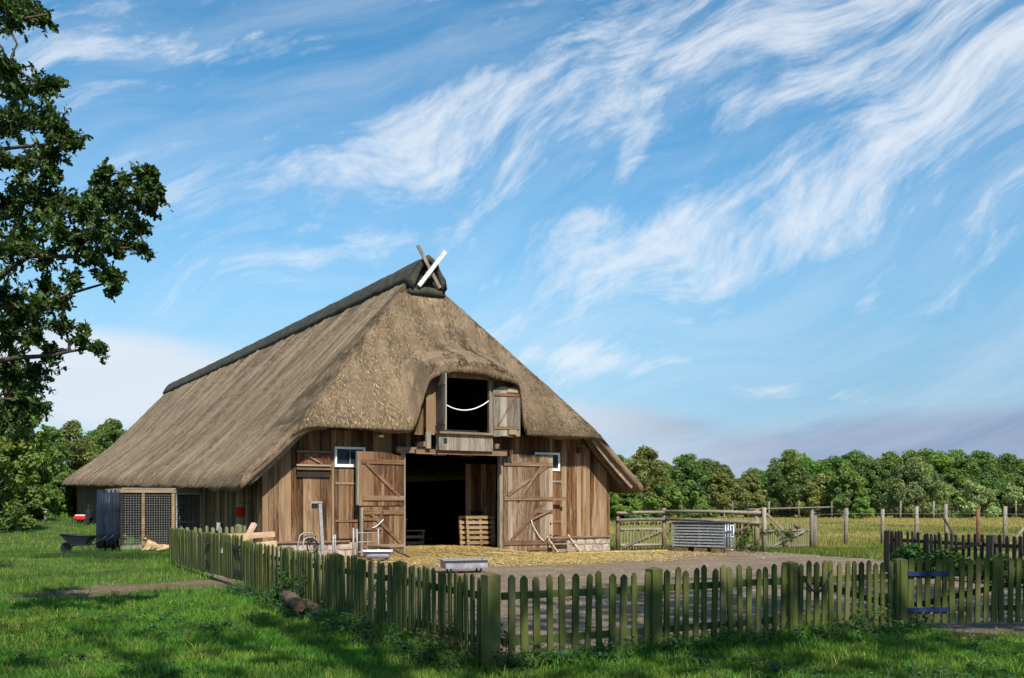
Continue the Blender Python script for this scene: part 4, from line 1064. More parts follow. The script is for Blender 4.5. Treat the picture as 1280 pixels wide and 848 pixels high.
def wheelbarrow():
    c = at(101, 692); z = g(c.x, c.y); wbw = thing('wheelbarrow', 'dark wheelbarrow standing in the grass left of the blue tarpaulin', 'wheelbarrow', (c.x, c.y, z), R(178))
    # local x forward (wheel end)
    m = MB(); top = [(-.42, -.36), (.62, -.30), (.62, .30), (-.42, .36)]; bot = [(-.26, -.22), (.30, -.19), (.30, .19), (-.26, .22)]
    zt = (.60, .66, .66, .60); zb = .30
    V = [(x, y, zt[i]) for i, (x, y) in enumerate(top)] + [(x, y, zb) for x, y in bot] + [(x * .96, y * .94, zt[i] - .005) for i, (x, y) in enumerate(top)] + [(x * .95, y * .94, zb + .015) for x, y in bot]
    m.add(V, [(0, 1, 5, 4), (1, 2, 6, 5), (2, 3, 7, 6), (3, 0, 4, 7), (7, 6, 5, 4), (8, 12, 13, 9), (9, 13, 14, 10), (10, 14, 15, 11), (11, 15, 12, 8), (12, 15, 14, 13), (0, 8, 9, 1), (1, 9, 10, 2), (2, 10, 11, 3), (3, 11, 8, 0)])
    m.build('tray', M['black'], wbw, bevel=.015)
    rim = MB(); P = [(x, y, zt[i]) for i, (x, y) in enumerate(top)]; rim.tube(P + [P[0]], .016, 6); rim.build('rim', M['black'], wbw, True)
    wh = link('wheel', None, wbw, (.52, 0, .19), (R(90), 0, 0))
    MB().lathe([(.12, -.045), (.17, -.05), (.19, 0), (.17, .05), (.12, .045), (.12, -.045)], n=20).build('tyre', M['black'], wh, True); MB().lathe([(0, -.02), (.12, -.03), (.12, .03), (0, .02)], n=16).build('rim', M['iron'], wh)
    for s in (-1, 1):
        MB().tube([(.52, s * .07, .19), (.2, s * .17, .28), (-.35, s * .26, .30), (-.52, s * .27, .44), (-.88, s * .28, .50), (-1.02, s * .28, .62)], .018, 7).build('handle', M['black'], wbw, True)
        MB().tube([(-.12, s * .23, .30), (-.30, s * .26, .0), (-.42, s * .26, .0), (-.40, s * .26, .30)], .016, 7).build('leg', M['black'], wbw, True)
    MB().tube([(-.30, -.26, .04), (-.30, .26, .04)], .014, 6).build('crossbar', M['black'], wbw)
wheelbarrow()

# things under the left eave and beyond
rb = thing('red_bucket', 'red bucket hanging under the eave at the barn corner', 'bucket', b2w(-6.60, 1.5, 1.28), YAW)
MB().lathe([(0, 0), (.12, 0), (.155, .30), (.165, .30), (.165, .33), (.15, .33), (.115, .02), (0, .02)], n=18).build('pail', M['red'], rb, True)
MB().tube([(.16 * math.cos(t_), 0, .30 + .14 * math.sin(t_)) for t_ in np.linspace(0, math.pi, 9)], .008, 5).build('handle', M['galv_dull'], rb); MB().bar((0, 0, .44), (.32, 0, .46), .02, .02).build('hook', M['iron'], rb)
im = thing('garden_implement', 'dark long handled implement with pale hoop under the left eave', 'implement', b2w(-6.95, 2.6, g(*b2w(-6.95, 2.6).to_2d())), YAW + R(70))
MB().tube([(-.9, 0, 1.12), (.0, 0, 1.02), (.9, 0, .86)], .045, 8).build('shaft', M['black'], im, True)
MB().tube([(-.05, -.08, .3), (-.05, -.08, .80), (.0, -.08, .90), (.18, -.08, .90), (.24, -.08, .80), (.24, -.08, .3)], .035, 7).build('hoop', M['galv_dull'], im, True)
MB().box((-.85, -.05, 1.0), (.22, .10, .24)).build('bracket', M['galv_dull'], im); MB().box((.0, 0, .5), (1.2, .3, .24)).build('body', M['black'], im)
for x in (-.5, .5): MB().tube([(x, -.2, .25), (x, .2, .25)], .25, 14).build('wheel', M['black'], im)
for x in (-.5, .5): MB().bar((x, 0, .6), (x * 1.2, 0, 1.08), .05, .05).build('strut', M['black'], im)
c = atY(104, 0, 57.0); gm = thing('garden_machine', 'small red and white machine with a black back beside the far barn corner', 'machine', (c.x, c.y, g(c.x, c.y)), R(170))
MB().box((.1, 0, .36), (.70, .45, .22)).build('body', M['red'], gm, bevel=.04); MB().box((.12, 0, .50), (.55, .36, .06)).build('top', M['white'], gm, bevel=.02)
MB().box((-.38, 0, .55), (.30, .40, .5)).build('seat', M['black'], gm, bevel=.05); MB().tube([(-.30, 0, .8), (-.34, 0, 1.15)], .05, 8).build('stack', M['black'], gm)
for x in (-.35, .35):
    for y in (-.24, .24): MB().tube([(x, y - .05, .17), (x, y + .05, .17)], .17, 14).build('wheel', M['black'], gm)
for (x_, y_, h, lb) in ((8, 58, .75, 'short pale post at the far left lawn edge'), (57, 61, .7, 'short pale post between the lawn edge and the barn')):
    P = atY(x_, 0, y_); tag(MB().tube([(P.x, P.y, g(P.x, P.y) - .1), (P.x, P.y, g(P.x, P.y) + h)], [.12, .10], 8).build('wooden_post', M['greywood'], None, True), lb, 'post')

# logs, rod
for p, q, r_, mt, lb in (((384, 738, .30), (416, 766, .20), .10, M['bark'], 'grey barked log lying aslant on the log heap'), ((352, 748, .22), (374, 772, .16), .105, M['rotten'], 'brown stripped log at the left of the log heap'),
                         ((374, 756, .17), (398, 774, .13), .08, M['rotten'], 'thin brown log in the middle of the log heap'), ((414, 752, .18), (446, 768, .14), .09, M['bark'], 'dark short log at the right of the log heap')):
    P = at(p[0], p[1] + 12, 0); P.z = p[2]; Q = at(q[0], q[1], 0); Q.z = q[2]; mid = (P + Q) / 2 + Vector((.02, 0, .02))
    lg = thing('log', lb, 'log', (0, 0, 0), 0, 'logs heaped by the left fence')
    MB().tube([P, P.lerp(Q, .3) + Vector((.02, 0, .01)), mid, Q], [r_ * random.uniform(.8, 1), r_ * random.uniform(.95, 1.1), r_ * random.uniform(.9, 1.12), r_ * .88], 11).build('bark', mt, lg, True)
    d_ = (P - Q).normalized(); MB().tube([P + d_ * .002, P + d_ * .012], r_ * .86, 11).build('cut_end', M['logend'], lg); MB().tube([Q - d_ * .002, Q - d_ * .012], r_ * .84, 11).build('cut_end', M['logend'], lg)
P = at(412, 760); tag(MB().box((P.x, P.y + .15, .27), (.16, .12, .10), Matrix.Rotation(R(30), 3, 'Z')).build('wood_block', M['fresh'], None, bevel=.015), 'pale wood block lying on the log heap', 'wood')
P = at(446, 780); Q = at(493, 776); P.z = .16; Q.z = .15; tag(MB().tube([P, Q], .016, 8).build('metal_rod', M['galv'], None, True), 'bright metal rod lying in the grass below the left fence', 'rod')

# ---------------------------------------------------------------- trees
def crown_np(rs, clumps, n, leaf, base, var=.25, poly='quad', flat=.0, inner=.55):
    """leaf faces spread through a set of ellipsoid clumps (x,y,z,r)"""
    C = np.array([c[:4] for c in clumps], float); wts = C[:, 3] ** 2.2; wts /= wts.sum()
    k = rs.choice(len(C), n, p=wts); d = rs.normal(size=(n, 3)); d /= np.linalg.norm(d, axis=1)[:, None]
    rr = C[k, 3] * (inner + (1.06 - inner) * rs.random(n) ** .6)
    pos = C[k, :3] + d * rr[:, None] * np.array([1, 1, .78])
    nr = d * .8 + rs.normal(size=(n, 3)) * .55 + np.array([0, 0, .45]); nr /= np.linalg.norm(nr, axis=1)[:, None]
    t1 = np.cross(nr, rs.normal(size=(n, 3))); t1 /= np.linalg.norm(t1, axis=1)[:, None]; t2 = np.cross(nr, t1)
    sz = leaf * rs.uniform(.6, 1.35, n)[:, None]
    if poly == 'quad': pts = [(-1, 0), (.1, -.55), (1, 0), (.1, .55)]
    else: pts = [(-1, 0), (-.72, -.20), (-.55, -.13), (-.28, -.42), (-.12, -.24), (.22, -.50), (.36, -.26), (.66, -.34), (1, 0), (.66, .34), (.36, .26), (.22, .50), (-.12, .24), (-.28, .42), (-.55, .13), (-.72, .20)]
    V = np.stack([pos + (t1 * u + t2 * v_) * sz + nr * sz * (.18 * abs(v_) - .1 * u * u) for u, v_ in pts], 1).reshape(-1, 3)
    cb = rs.normal(1, var * .5, len(C))[k] * rs.normal(1, var, n); cb = np.clip(cb, .35, 1.9)
    yel = np.clip(rs.normal(0, .09, len(C))[k] + rs.normal(0, .08, n), -.25, .3)
    col = np.stack([base[0] * cb * (1 + yel), base[1] * cb * (1 + .35 * yel), base[2] * cb * (1 - .4 * yel)], 1)
    m_ = len(pts); return V, np.arange(n * m_).reshape(n, m_), np.repeat(col, m_, 0)


def limb(m, p, q, r0, r1, rs, n=5, wob=.12, sides=7):
    p, q = Vector(p), Vector(q); L = (q - p).length; pts = []
    for i in range(n + 1):
        t_ = i / n; s = math.sin(t_ * math.pi) * wob * L
        pts.append(p.lerp(q, t_) + Vector((rs.normal() * s * .5, rs.normal() * s * .5, s * .35 + rs.normal() * s * .3)))
    m.tube(pts, [r0 + (r1 - r0) * i / n for i in range(n + 1)], sides); return pts


def make_tree(name, label, loc, H, Wd, seed, base, nleaf=5200, leaf=.34, trunk_h=.22, bark='bark', shape=1.0, group=None, nclump=46, var=.25):
    rs = np.random.default_rng(seed)
    T = thing(name, label, 'tree', loc, rs.uniform(0, 6.28), group)
    cl = []
    for i in range(nclump):
        u = (i + rs.random()) / nclump; z = H * (trunk_h + (1 - trunk_h) * u * .93)
        prof = (math.sin(math.pi * min(1, (u * .86 + .12)) ** (.75 * shape))) ** .75
        a = rs.uniform(0, 6.28); r_ = Wd * .5 * prof * math.sqrt(rs.uniform(.15, 1.0)); cr_ = Wd * rs.uniform(.04, .14) * (.65 + .5 * prof)
        cl.append((r_ * math.cos(a), r_ * math.sin(a), z, cr_))
    V, Fq, c = crown_np(rs, cl, nleaf, leaf, base, var)
    m = MB(); tp = limb(m, (0, 0, -.3), (rs.normal() * .2, rs.normal() * .2, H * .82), H * (.022 if bark == 'bark' else .011), H * .003, rs, 7, .03)
    for c_ in cl[::3]:
        q = Vector(c_[:3]); s = min(6, max(1, int((q.z * .72) / (H * .82) * 7))); limb(m, tp[s], q, H * .007, H * .002, rs, 3, .08, 5)
    m.build('trunk', M[bark], T, True)
    link('crown', np_mesh('crown', V, Fq, M['farleaf'], False, c), T)
    return T


def clone(T, loc, rz, sc, label, group):
    o = T.copy(); COL.objects.link(o); o.location = loc; o.rotation_euler = (0, 0, rz); o.scale = sc; o['label'] = label; o['group'] = group
    for ch in T.children:
        c = ch.copy(); COL.objects.link(c); c.parent = o
    return o


GRN = dict(mid=(.150, .220, .048), olive=(.185, .215, .062), dark=(.112, .180, .046), pale=(.235, .290, .110), bright=(.140, .235, .045))
FG = 'trees of the wood behind the meadow'
ORD = ['first', 'second', 'third', 'fourth', 'fifth', 'sixth', 'seventh', 'eighth', 'ninth', 'tenth', 'eleventh', 'twelfth', 'thirteenth', 'fourteenth', 'fifteenth', 'sixteenth', 'seventeenth', 'eighteenth', 'nineteenth', 'twentieth']
def far(px, Y): return (((px - 640) / F) * Y, Y, 0)
# front row of the wood: (pixel x, distance, top row y, width in px, kind)
front = [(780, 96, 600, 40, 'bright', 'bushy bright tree beside the barn eave at the wood edge'), (808, 112, 556, 74, 'olive', 'tall olive birch like tree right next to the barn roof'),
         (858, 128, 566, 58, 'dark', 'dark tall tree right of the olive tree beside the barn'), (905, 126, 578, 52, 'olive', 'olive tree with drooping twigs left of the gap in the wood'),
         (942, 130, 590, 36, 'olive', 'slender tree with pale trunk in the gap of the wood'), (985, 132, 566, 74, 'dark', 'broad dark tree right of the gap in the wood'),
         (1025, 126, 590, 50, 'olive', 'grey olive tree above the long pole'), (1060, 122, 578, 52, 'mid', 'rounded tree with pale stems behind the meadow posts'),
         (1095, 134, 574, 44, 'dark', 'dark narrow tree left of the pale flowering tree'), (1147, 122, 570, 78, 'pale', 'broad pale leaved tree in the middle of the wood edge'),
         (1193, 130, 584, 54, 'mid', 'dull green tree right of the pale leaved tree'), (1240, 136, 586, 60, 'dark', 'dark tree near the right picture edge'),
         (1285, 132, 582, 60, 'dark', 'dark tree cut by the right picture edge')]
protos = {}
for i, (x_, Y, ty, wpx, kd_, lb) in enumerate(front):
    H = CZ + (HZ - ty) / F * Y; Wd = wpx / F * Y
    make_tree('woodland_tree', lb, far(x_, Y), H, Wd, 100 + i, GRN[kd_], 13000, .18, .02, 'birch' if kd_ == 'olive' or i in (7,) else 'bark', 1.0, FG, 120)
# rows behind
proto = None; k = 0
back = [(775, 150, 566), (830, 150, 575), (885, 155, 570), (925, 158, 596), (962, 160, 588), (1008, 160, 570), (1045, 158, 568), (1080, 162, 572), (1110, 165, 562), (1140, 160, 560), (1172, 165, 562), (1205, 160, 568), (1232, 165, 570), (1262, 168, 564), (1295, 165, 566), (1325, 165, 568)]
pr = [make_tree('woodland_tree', 'x', (0, 0, 0), 10, 9, 300 + j, GRN[c], 10000, .22, .02, 'bark', 1.0, FG, 100) for j, c in enumerate(('mid', 'dark', 'bright'))]
for j, (x_, Y, ty) in enumerate(back):
    H = CZ + (HZ - ty) / F * Y; lb = '%s tree from the barn in the rear row of the wood' % ORD[j]
    src = pr[(j * 2 + j // 3) % 3]
    if j == 0: src = pr[0]
    sc = (H / 10 * random.uniform(.9, 1.1), H / 10 * random.uniform(.9, 1.1), H / 10)
    clone(src, far(x_, Y), random.uniform(0, 6), sc, lb, FG)
for j in range(14):
    x_ = 770 + j * 42 + random.uniform(-10, 10); Y = 190 + random.uniform(-8, 8); H = CZ + (HZ - (563 + random.uniform(-4, 10) + (22 if 900 < x_ < 985 else 0))) / F * Y
    clone(pr[(j + j // 4) % 3], far(x_, Y), random.uniform(0, 6), (H / 10 * 1.25, H / 10 * 1.25, H / 10), '%s treetop from the barn in the hindmost row of the wood' % ORD[j], FG)
for o in pr:
    for ch in list(o.children): bpy.data.objects.remove(ch)
    bpy.data.objects.remove(o)
# low bushes at the wood's foot
bus = [(1075, 112, 12, 'bright', 'small bright bush behind the meadow posts'), (868, 104, 22, 'bright', 'bright young bush behind the log rails'), (1215, 118, 34, 'pale', 'pale bush low at the wood edge right of the pale tree'), (1262, 120, 30, 'pale', 'pale bush near the right picture edge'), (830, 100, 36, 'bright', 'bright bush below the olive tree beside the barn')]
for i, (x_, Y, hp, kd_, lb) in enumerate(bus):
    H = (hp + 15) / F * Y; make_tree('bush', lb, far(x_, Y), H, H * 1.25, 400 + i, GRN[kd_], 2600, .20, .02, 'bark', 1.0, 'bushes at the wood edge', 22)
# trees behind the barn on the left
lft = [(-12, 50, 425, 120, 'mid', 'tall leafy tree at the far left edge behind the lawn'), (30, 60, 478, 84, 'bright', 'full green tree standing behind the lawn post'), (62, 84, 548, 54, 'dark', 'dark small tree between the two lawn trees'),
       (92, 88, 522, 84, 'olive', 'airy olive tree with bare stems left of the barn roof'), (140, 92, 520, 78, 'mid', 'tree whose top shows just above the barn eave'), (80, 70, 590, 50, 'bright', 'low bright tree in front of the airy olive tree'),
       (-5, 58, 585, 60, 'bright', 'low leafy shrub tree at the left edge of the lawn'), (45, 72, 575, 60, 'olive', 'low olive tree behind the lawn edge'), (115, 74, 590, 60, 'mid', 'low tree beside the far barn corner'), (66, 80, 530, 60, 'mid', 'round green tree between the far left trees and the olive tree'), (118, 96, 532, 70, 'bright', 'bright tree filling the gap above the far barn eave')]
for i, (x_, Y, ty, wpx, kd_, lb) in enumerate(lft):
    H = CZ - .7 + (HZ - ty) / F * Y; Wd = wpx / F * Y; p = far(x_, Y)
    make_tree('broadleaf_tree', lb, (p[0], p[1], g(p[0], p[1])), H, Wd, 500 + i, GRN[kd_], 15000, .125, .03, 'bark', 1.0, 'trees behind the left lawn', 90)


def oak():
    rs = np.random.default_rng(5)
    base = Vector((-10.6, 14.2)); bz = g(*base)
    T = thing('oak_tree', 'big dark oak whose branches reach in from the upper left', 'tree', (0, 0, 0))
    m = MB(); trunk = limb(m, (base.x, base.y, bz - .3), (base.x + .3, base.y + .2, 11.5), .42, .16, rs, 8, .03, 12)
    # leaf sprays: (pixel x, pixel y, distance, radius in px)
    sp = [(8, 8, 13, 26), (38, 12, 13.4, 20), (52, 22, 13.2, 12), (15, 30, 13, 12),
          (12, 85, 13, 20), (22, 110, 14, 28), (55, 112, 13.4, 20), (72, 106, 13, 10), (10, 150, 13.5, 40), (50, 150, 14, 30), (72, 165, 13.2, 22), (88, 180, 13, 12), (60, 195, 13.5, 22), (20, 205, 13, 36), (68, 218, 13.4, 14),
          (10, 260, 14, 40), (45, 255, 13.4, 30), (80, 255, 13.6, 28), (105, 262, 13.2, 24), (128, 222, 13, 15), (122, 245, 13.3, 18), (148, 245, 13.6, 20), (158, 226, 13.2, 11), (178, 222, 13, 15), (190, 216, 13.4, 9), (196, 240, 13.2, 13), (175, 250, 13, 13), (186, 262, 13.4, 9),
          (150, 275, 13.4, 22), (172, 284, 13.2, 13), (128, 290, 13, 26), (100, 300, 13.6, 24), (118, 322, 13.2, 22), (150, 305, 13.3, 18), (178, 310, 13, 12), (135, 345, 13.1, 16), (142, 358, 13.3, 8), (70, 290, 13, 26), (60, 318, 13.2, 18), (30, 295, 13.5, 24), (8, 310, 13, 26),
          (92, 352, 13.2, 14), (62, 358, 13.4, 15), (75, 382, 13.2, 13), (50, 378, 13, 15), (30, 390, 13.8, 30), (8, 370, 13.4, 30), (10, 420, 14, 40), (45, 415, 13.5, 22), (80, 412, 13.3, 15), (100, 425, 13.1, 13), (122, 436, 13, 10), (62, 440, 13.3, 14), (15, 465, 14, 36), (45, 470, 13.6, 22), (30, 505, 14, 26), (8, 520, 14, 28), (48, 510, 13.6, 12)]
    cl = []; tw = []
    # limbs: each spray hangs on the nearest already built limb point
    pts3 = []
    tips = [(atY(200, 238, 13.2)), atY(140, 352, 13.2), atY(125, 434, 13.1), atY(85, 175, 13.1), atY(60, 18, 13.2), atY(180, 308, 13.2), atY(40, 500, 13.8)]
    for i, q in enumerate(tips):
        z0 = max(2.5, min(10.5, q.z - 1.2)); st = min(range(len(trunk)), key=lambda k: abs(trunk[k].z - z0))
        P = limb(m, trunk[st], q, .095, .012, rs, 12, .07, 7); pts3 += P
    for (x_, y_, Y, r_) in sp:
        c = atY(x_, y_, Y + rs.uniform(-.25, .25)); rr = r_ / F * Y
        near = min(pts3, key=lambda p: (p - c).length); P = limb(m, near, c, .022, .005, rs, 4, .12, 5); pts3 += P[1:]
        nsub = max(6, int(r_ / 1.25))
        for j in range(nsub):
            d = rs.normal(size=3); d /= np.linalg.norm(d); q = c + Vector(d) * rr * rs.uniform(.45, 1.65)
            limb(m, c, q, .006, .0025, rs, 2, .10, 4); tw.append((*c, *q))
    # the rest of the crown, outside the picture on the left and above
    for i in range(60):
        a = rs.uniform(0, 6.28); r_ = rs.uniform(.5, 4.2); z = rs.uniform(5.5, 13); x = base.x - 1.0 + r_ * math.cos(a); y = base.y + r_ * math.sin(a)
        if x > -.60 * y: x = -.60 * y - rs.uniform(0, 1)
        q = Vector((x, y, z)); limb(m, trunk[min(8, int(z / 11.5 * 7))], q, .05, .01, rs, 4, .08, 5); cl.append((x, y, z, -1.0))
    big = [(c[0], c[1], c[2], .85) for c in cl if c[3] < 0]
    m.build('trunk', M['bark'], T, True)
    tw = np.array(tw); nl = 25; k = np.repeat(np.arange(len(tw)), nl); n = len(k); t_ = rs.uniform(.15, 1.08, n)[:, None]
    pos = tw[k, :3] * (1 - t_) + tw[k, 3:] * t_ + rs.normal(0, .032, (n, 3)) * (1.15 - .5 * t_)
    ax = (tw[k, 3:] - tw[k, :3]); ax /= np.linalg.norm(ax, axis=1)[:, None]
    t1 = ax * .8 + rs.normal(0, .75, (n, 3)); t1 /= np.linalg.norm(t1, axis=1)[:, None]
    nr = np.array([0, 0, .7]) + rs.normal(0, .6, (n, 3)); t2 = np.cross(nr, t1); t2 /= np.linalg.norm(t2, axis=1)[:, None]; nr = np.cross(t1, t2)
    pts = [(-.9, 0), (-.5, -.22), (-.3, -.15), (0, -.42), (.2, -.24), (.55, -.40), (1, 0), (.55, .40), (.2, .24), (0, .42), (-.3, .15), (-.5, .22)]
    sz = .050 * rs.uniform(.65, 1.3, n)[:, None]
    V1 = np.stack([pos + (t1 * u + t2 * v_) * sz + nr * sz * (.2 * abs(v_) - .12 * u * u) for u, v_ in pts], 1).reshape(-1, 3); F1 = np.arange(n * 12).reshape(n, 12)
    cb = np.clip(rs.normal(1, .22, len(tw))[k] * rs.normal(1, .25, n), .4, 1.9); ye = np.clip(rs.normal(0, .12, n), -.2, .4)
    c1 = np.repeat(np.stack([.052 * cb * (1 + ye), .090 * cb, .018 * cb], 1), 12, 0)
    V2, F2, c2 = crown_np(rs, big, 9000, .15, (.040, .066, .014), .3, 'quad', inner=.2)
    cr_ = link('crown', np_mesh('crown', V1, F1, M['leaf'], False, c1), T); link('outer_crown', np_mesh('outer_crown', V2, F2, M['leaf'], False, c2), T)
oak()


def shade_tree(label, x, y, H, Wd, seed, n=5200, lo=.42):
    make_tree('shade_tree', label, (x, y, g(x, y)), H, Wd, seed, (.045, .07, .016), n, .26, lo, 'bark', 1.0, 'trees standing behind the photographer', 40)
shade_tree('tall tree out of view behind, shading the fence corner', 3.5, -3.5, 22.0, 15.0, 901, 1500)
shade_tree('tall tree out of view on the right, shading the yard', 12.5, 1.5, 24.0, 14.0, 900, 2600)
shade_tree('tree out of view behind left, dappling the lawn', -6.5, -3.0, 19.0, 11.0, 903, 1200)

# ---------------------------------------------------------------- grass, weeds, straw
def blades(name, label, x, y, h, w, col, bend=.35, seg=1, mat='grass', par=None):
    n = len(x); z = gz(x, y); a = rng.uniform(0, 2 * math.pi, n); dx, dy = np.cos(a), np.sin(a)
    f = rng.uniform(0, 2 * math.pi, n); bx, by = np.cos(f) * bend * h * rng.random(n), np.sin(f) * bend * h * rng.random(n)
    p0 = np.stack([x - dx * w, y - dy * w, z - .01], 1); p1 = np.stack([x + dx * w, y + dy * w, z - .01], 1)
    if seg == 1:
        V = np.stack([p0, p1, np.stack([x + bx, y + by, z + h], 1)], 1).reshape(-1, 3); Fq = np.arange(3 * n).reshape(-1, 3); kk = 3
        c = np.repeat(col, 3, 0)
    else:
        m0 = np.stack([x - dx * w * .8 + bx * .35, y - dy * w * .8 + by * .35, z + h * .58], 1); m1 = np.stack([x + dx * w * .8 + bx * .35, y + dy * w * .8 + by * .35, z + h * .58], 1)
        tp_ = np.stack([x + bx, y + by, z + h * .98], 1); tp2 = tp_ + np.stack([dx * w * .1, dy * w * .1, 0 * x], 1)
        V = np.stack([p0, p1, m1, m0, tp2, tp_], 1).reshape(-1, 3); b_ = np.arange(n)[:, None] * 6
        Fq = np.concatenate([b_ + np.array([[0, 1, 2, 3]]), b_ + np.array([[3, 2, 4, 5]])]); c = np.repeat(col, 6, 0)
    o = kind(link(name, np_mesh(name, V, Fq, M[mat], False, c), par), 'stuff')
    o['label'] = label; return o


def vnoise(x, y, s, seed):                # cheap value noise
    r_ = np.random.default_rng(seed); T = r_.random((256, 256)); u, v = x / s + 1000, y / s + 1000
    iu, iv = np.floor(u).astype(int), np.floor(v).astype(int); fu, fv = u - iu, v - iv; fu = fu * fu * (3 - 2 * fu); fv = fv * fv * (3 - 2 * fv)
    t = lambda i, j: T[i % 256, j % 256]
    return (t(iu, iv) * (1 - fu) + t(iu + 1, iv) * fu) * (1 - fv) + (t(iu, iv + 1) * (1 - fu) + t(iu + 1, iv + 1) * fu) * fv


def frustum(n, y0, y1, pw=1.0, margin=.6):
    y = y0 + (y1 - y0) * rng.random(n) ** pw; x = rng.uniform(-.53, .53, n) * y + rng.uniform(-margin, margin, n); return x, y


def lawn(n, y0, y1, pw, hmul, wmul, name, label, seg):
    x, y = frustum(n, y0, y1, pw)
    yd, st, ba, me_ = masks(x, y)
    a = (x - BO.x) * BR.x + (y - BO.y) * BR.y; b = (x - BO.x) * BD.x + (y - BO.y) * BD.y
    keep = (yd < .35 + .3 * (rng.random(len(x)) - .5)) & (ba < .5 + .9 * (rng.random(len(x)) - .5)) & (me_ < .5) & ~((np.abs(a) < 6.5) & (b > -.3) & (b < 46)) & ~((x > 5.6) & (y > 13.3))
    x, y, yd = x[keep], y[keep], yd[keep]; n = len(x)
    pn = .6 * vnoise(x, y, 1.6, 1) + .4 * vnoise(x, y, .5, 2); tall = vnoise(x, y, .8, 3)
    # distance to the fence: longer, weedier growth at its foot
    il = np.abs((x - FC.x) * FLn.y - (y - FC.y) * FLn.x); ir = np.abs((y - FC.y) * FRn.x - (x - FC.x) * FRn.y)
    nf_ = np.exp(-(np.minimum(np.where(y > FC.y, il, 9), np.where(x > FC.x, ir, 9)) / .35) ** 2)
    h = hmul * rng.uniform(.035, .10, n) * (.55 + .9 * tall) * (1 + 1.1 * nf_)
    br = np.clip(rng.normal(1, .3, n), .4, 2)
    dry = np.clip((pn - .50) * 3.4, 0, 1) * rng.random(n) + .55 * np.clip((vnoise(x, y, 4.5, 12) - .5) * 3, 0, 1) * rng.random(n); dk = 1 - .45 * np.clip((vnoise(x, y, 1.1, 14) - .5) * 3, 0, 1)
    dry = np.maximum(dry, (rng.random(n) < .06) * .8)
    gcol = np.stack([.082 + .16 * dry, .215 + .080 * dry, .020 + .020 * dry], 1) * (br * dk)[:, None]
    blades(name, label, x, y, h, wmul * rng.uniform(.003, .0065, n), gcol, .8, seg)


lawn(190000, 8.2, 18, 1.35, 1.0, 1.0, 'lawn_grass', 'short green grass in the foreground before the picket fence', 2)
lawn(90000, 17, 38, 1.2, 1.25, 1.7, 'lawn_grass', 'grass on the lawn left of the yard', 1)
lawn(42000, 36, 68, 1.0, 1.7, 3.2, 'lawn_grass', 'grass on the far lawn beside the barn', 1)


def tufts():
    k = 900; cx, cy = frustum(k, 8.3, 22, 1.3); yd, st, ba, me_ = masks(cx, cy); keep = (yd < .2) & (ba < .35) & ~((cx > 5.5) & (cy > 13.2)); cx, cy = cx[keep], cy[keep]; k = len(cx)
    per = 26; i = np.repeat(np.arange(k), per); n = len(i); sp = rng.uniform(.02, .07, k)[i]
    x = cx[i] + rng.normal(0, 1, n) * sp; y = cy[i] + rng.normal(0, 1, n) * sp; hh = rng.uniform(.08, .19, k)[i] * rng.uniform(.5, 1.1, n)
    dry = (rng.random(k) < .35)[i] * rng.uniform(.3, 1, n); br = np.clip(rng.normal(1, .25, n), .5, 1.7) * rng.uniform(.65, 1.2, k)[i]
    c = np.stack([.075 + .18 * dry, .185 + .07 * dry, .020 + .04 * dry], 1) * br[:, None]
    blades('grass_tufts', 'longer grass tufts and dry stalks scattered over the lawn', x, y, hh, rng.uniform(.003, .006, n), c, 1.0, 2)
tufts()
def tallweeds():
    n = 9000; u = rng.random(n); p = np.array([at(60, 697)[:2], at(215, 697)[:2]]); x = p[0, 0] + (p[1, 0] - p[0, 0]) * u + rng.normal(0, .25, n); y = p[0, 1] + (p[1, 1] - p[0, 1]) * u + rng.normal(0, .55, n) - .3
    keep = vnoise(x, y, 1.0, 31) > .42; x, y = x[keep], y[keep]; n = len(x); br = np.clip(rng.normal(1, .3, n), .4, 1.7)
    blades('tall_weeds', 'dark tall weeds in front of the wheelbarrow and dog run', x, y, rng.uniform(.08, .28, n) * (.35 + vnoise(x, y, .7, 33)), rng.uniform(.008, .016, n), np.stack([.045 * br, .095 * br, .022 * br], 1), .5, 1)
tallweeds()


def meadow():
    n = 95000; y = 37 + 85 * rng.random(n) ** 1.7; x = rng.uniform(.06, .56, n) * y + rng.uniform(-2, 2, n)
    x2 = rng.uniform(9, 15, 16000); y2 = rng.uniform(21, 38, 16000); x = np.concatenate([x, x2]); y = np.concatenate([y, y2]); n = len(x)
    yd, st, ba, me_ = masks(x, y); a = (x - BO.x) * BR.x + (y - BO.y) * BR.y
    keep = (yd < .4) & (a > 6.6); x, y = x[keep], y[keep]; n = len(x)
    pn = vnoise(x, y, 9, 5) * .6 + vnoise(x, y, 2.5, 6) * .4; dry = np.clip((pn - .38) * 3 + (y - 42) / 60, 0, 1) * rng.uniform(.5, 1, n); br = np.clip(rng.normal(1, .25, n), .5, 1.8)
    c = np.stack([.130 + .28 * dry, .170 + .155 * dry, .028 + .070 * dry], 1) * br[:, None]
    blades('meadow_grass', 'pale dry meadow grass beyond the yard', x, y, rng.uniform(.06, .22, n) * (.6 + .8 * vnoise(x, y, 3, 9)), rng.uniform(.008, .02, n) * (.6 + y / 60), c, .6, 1)
meadow()


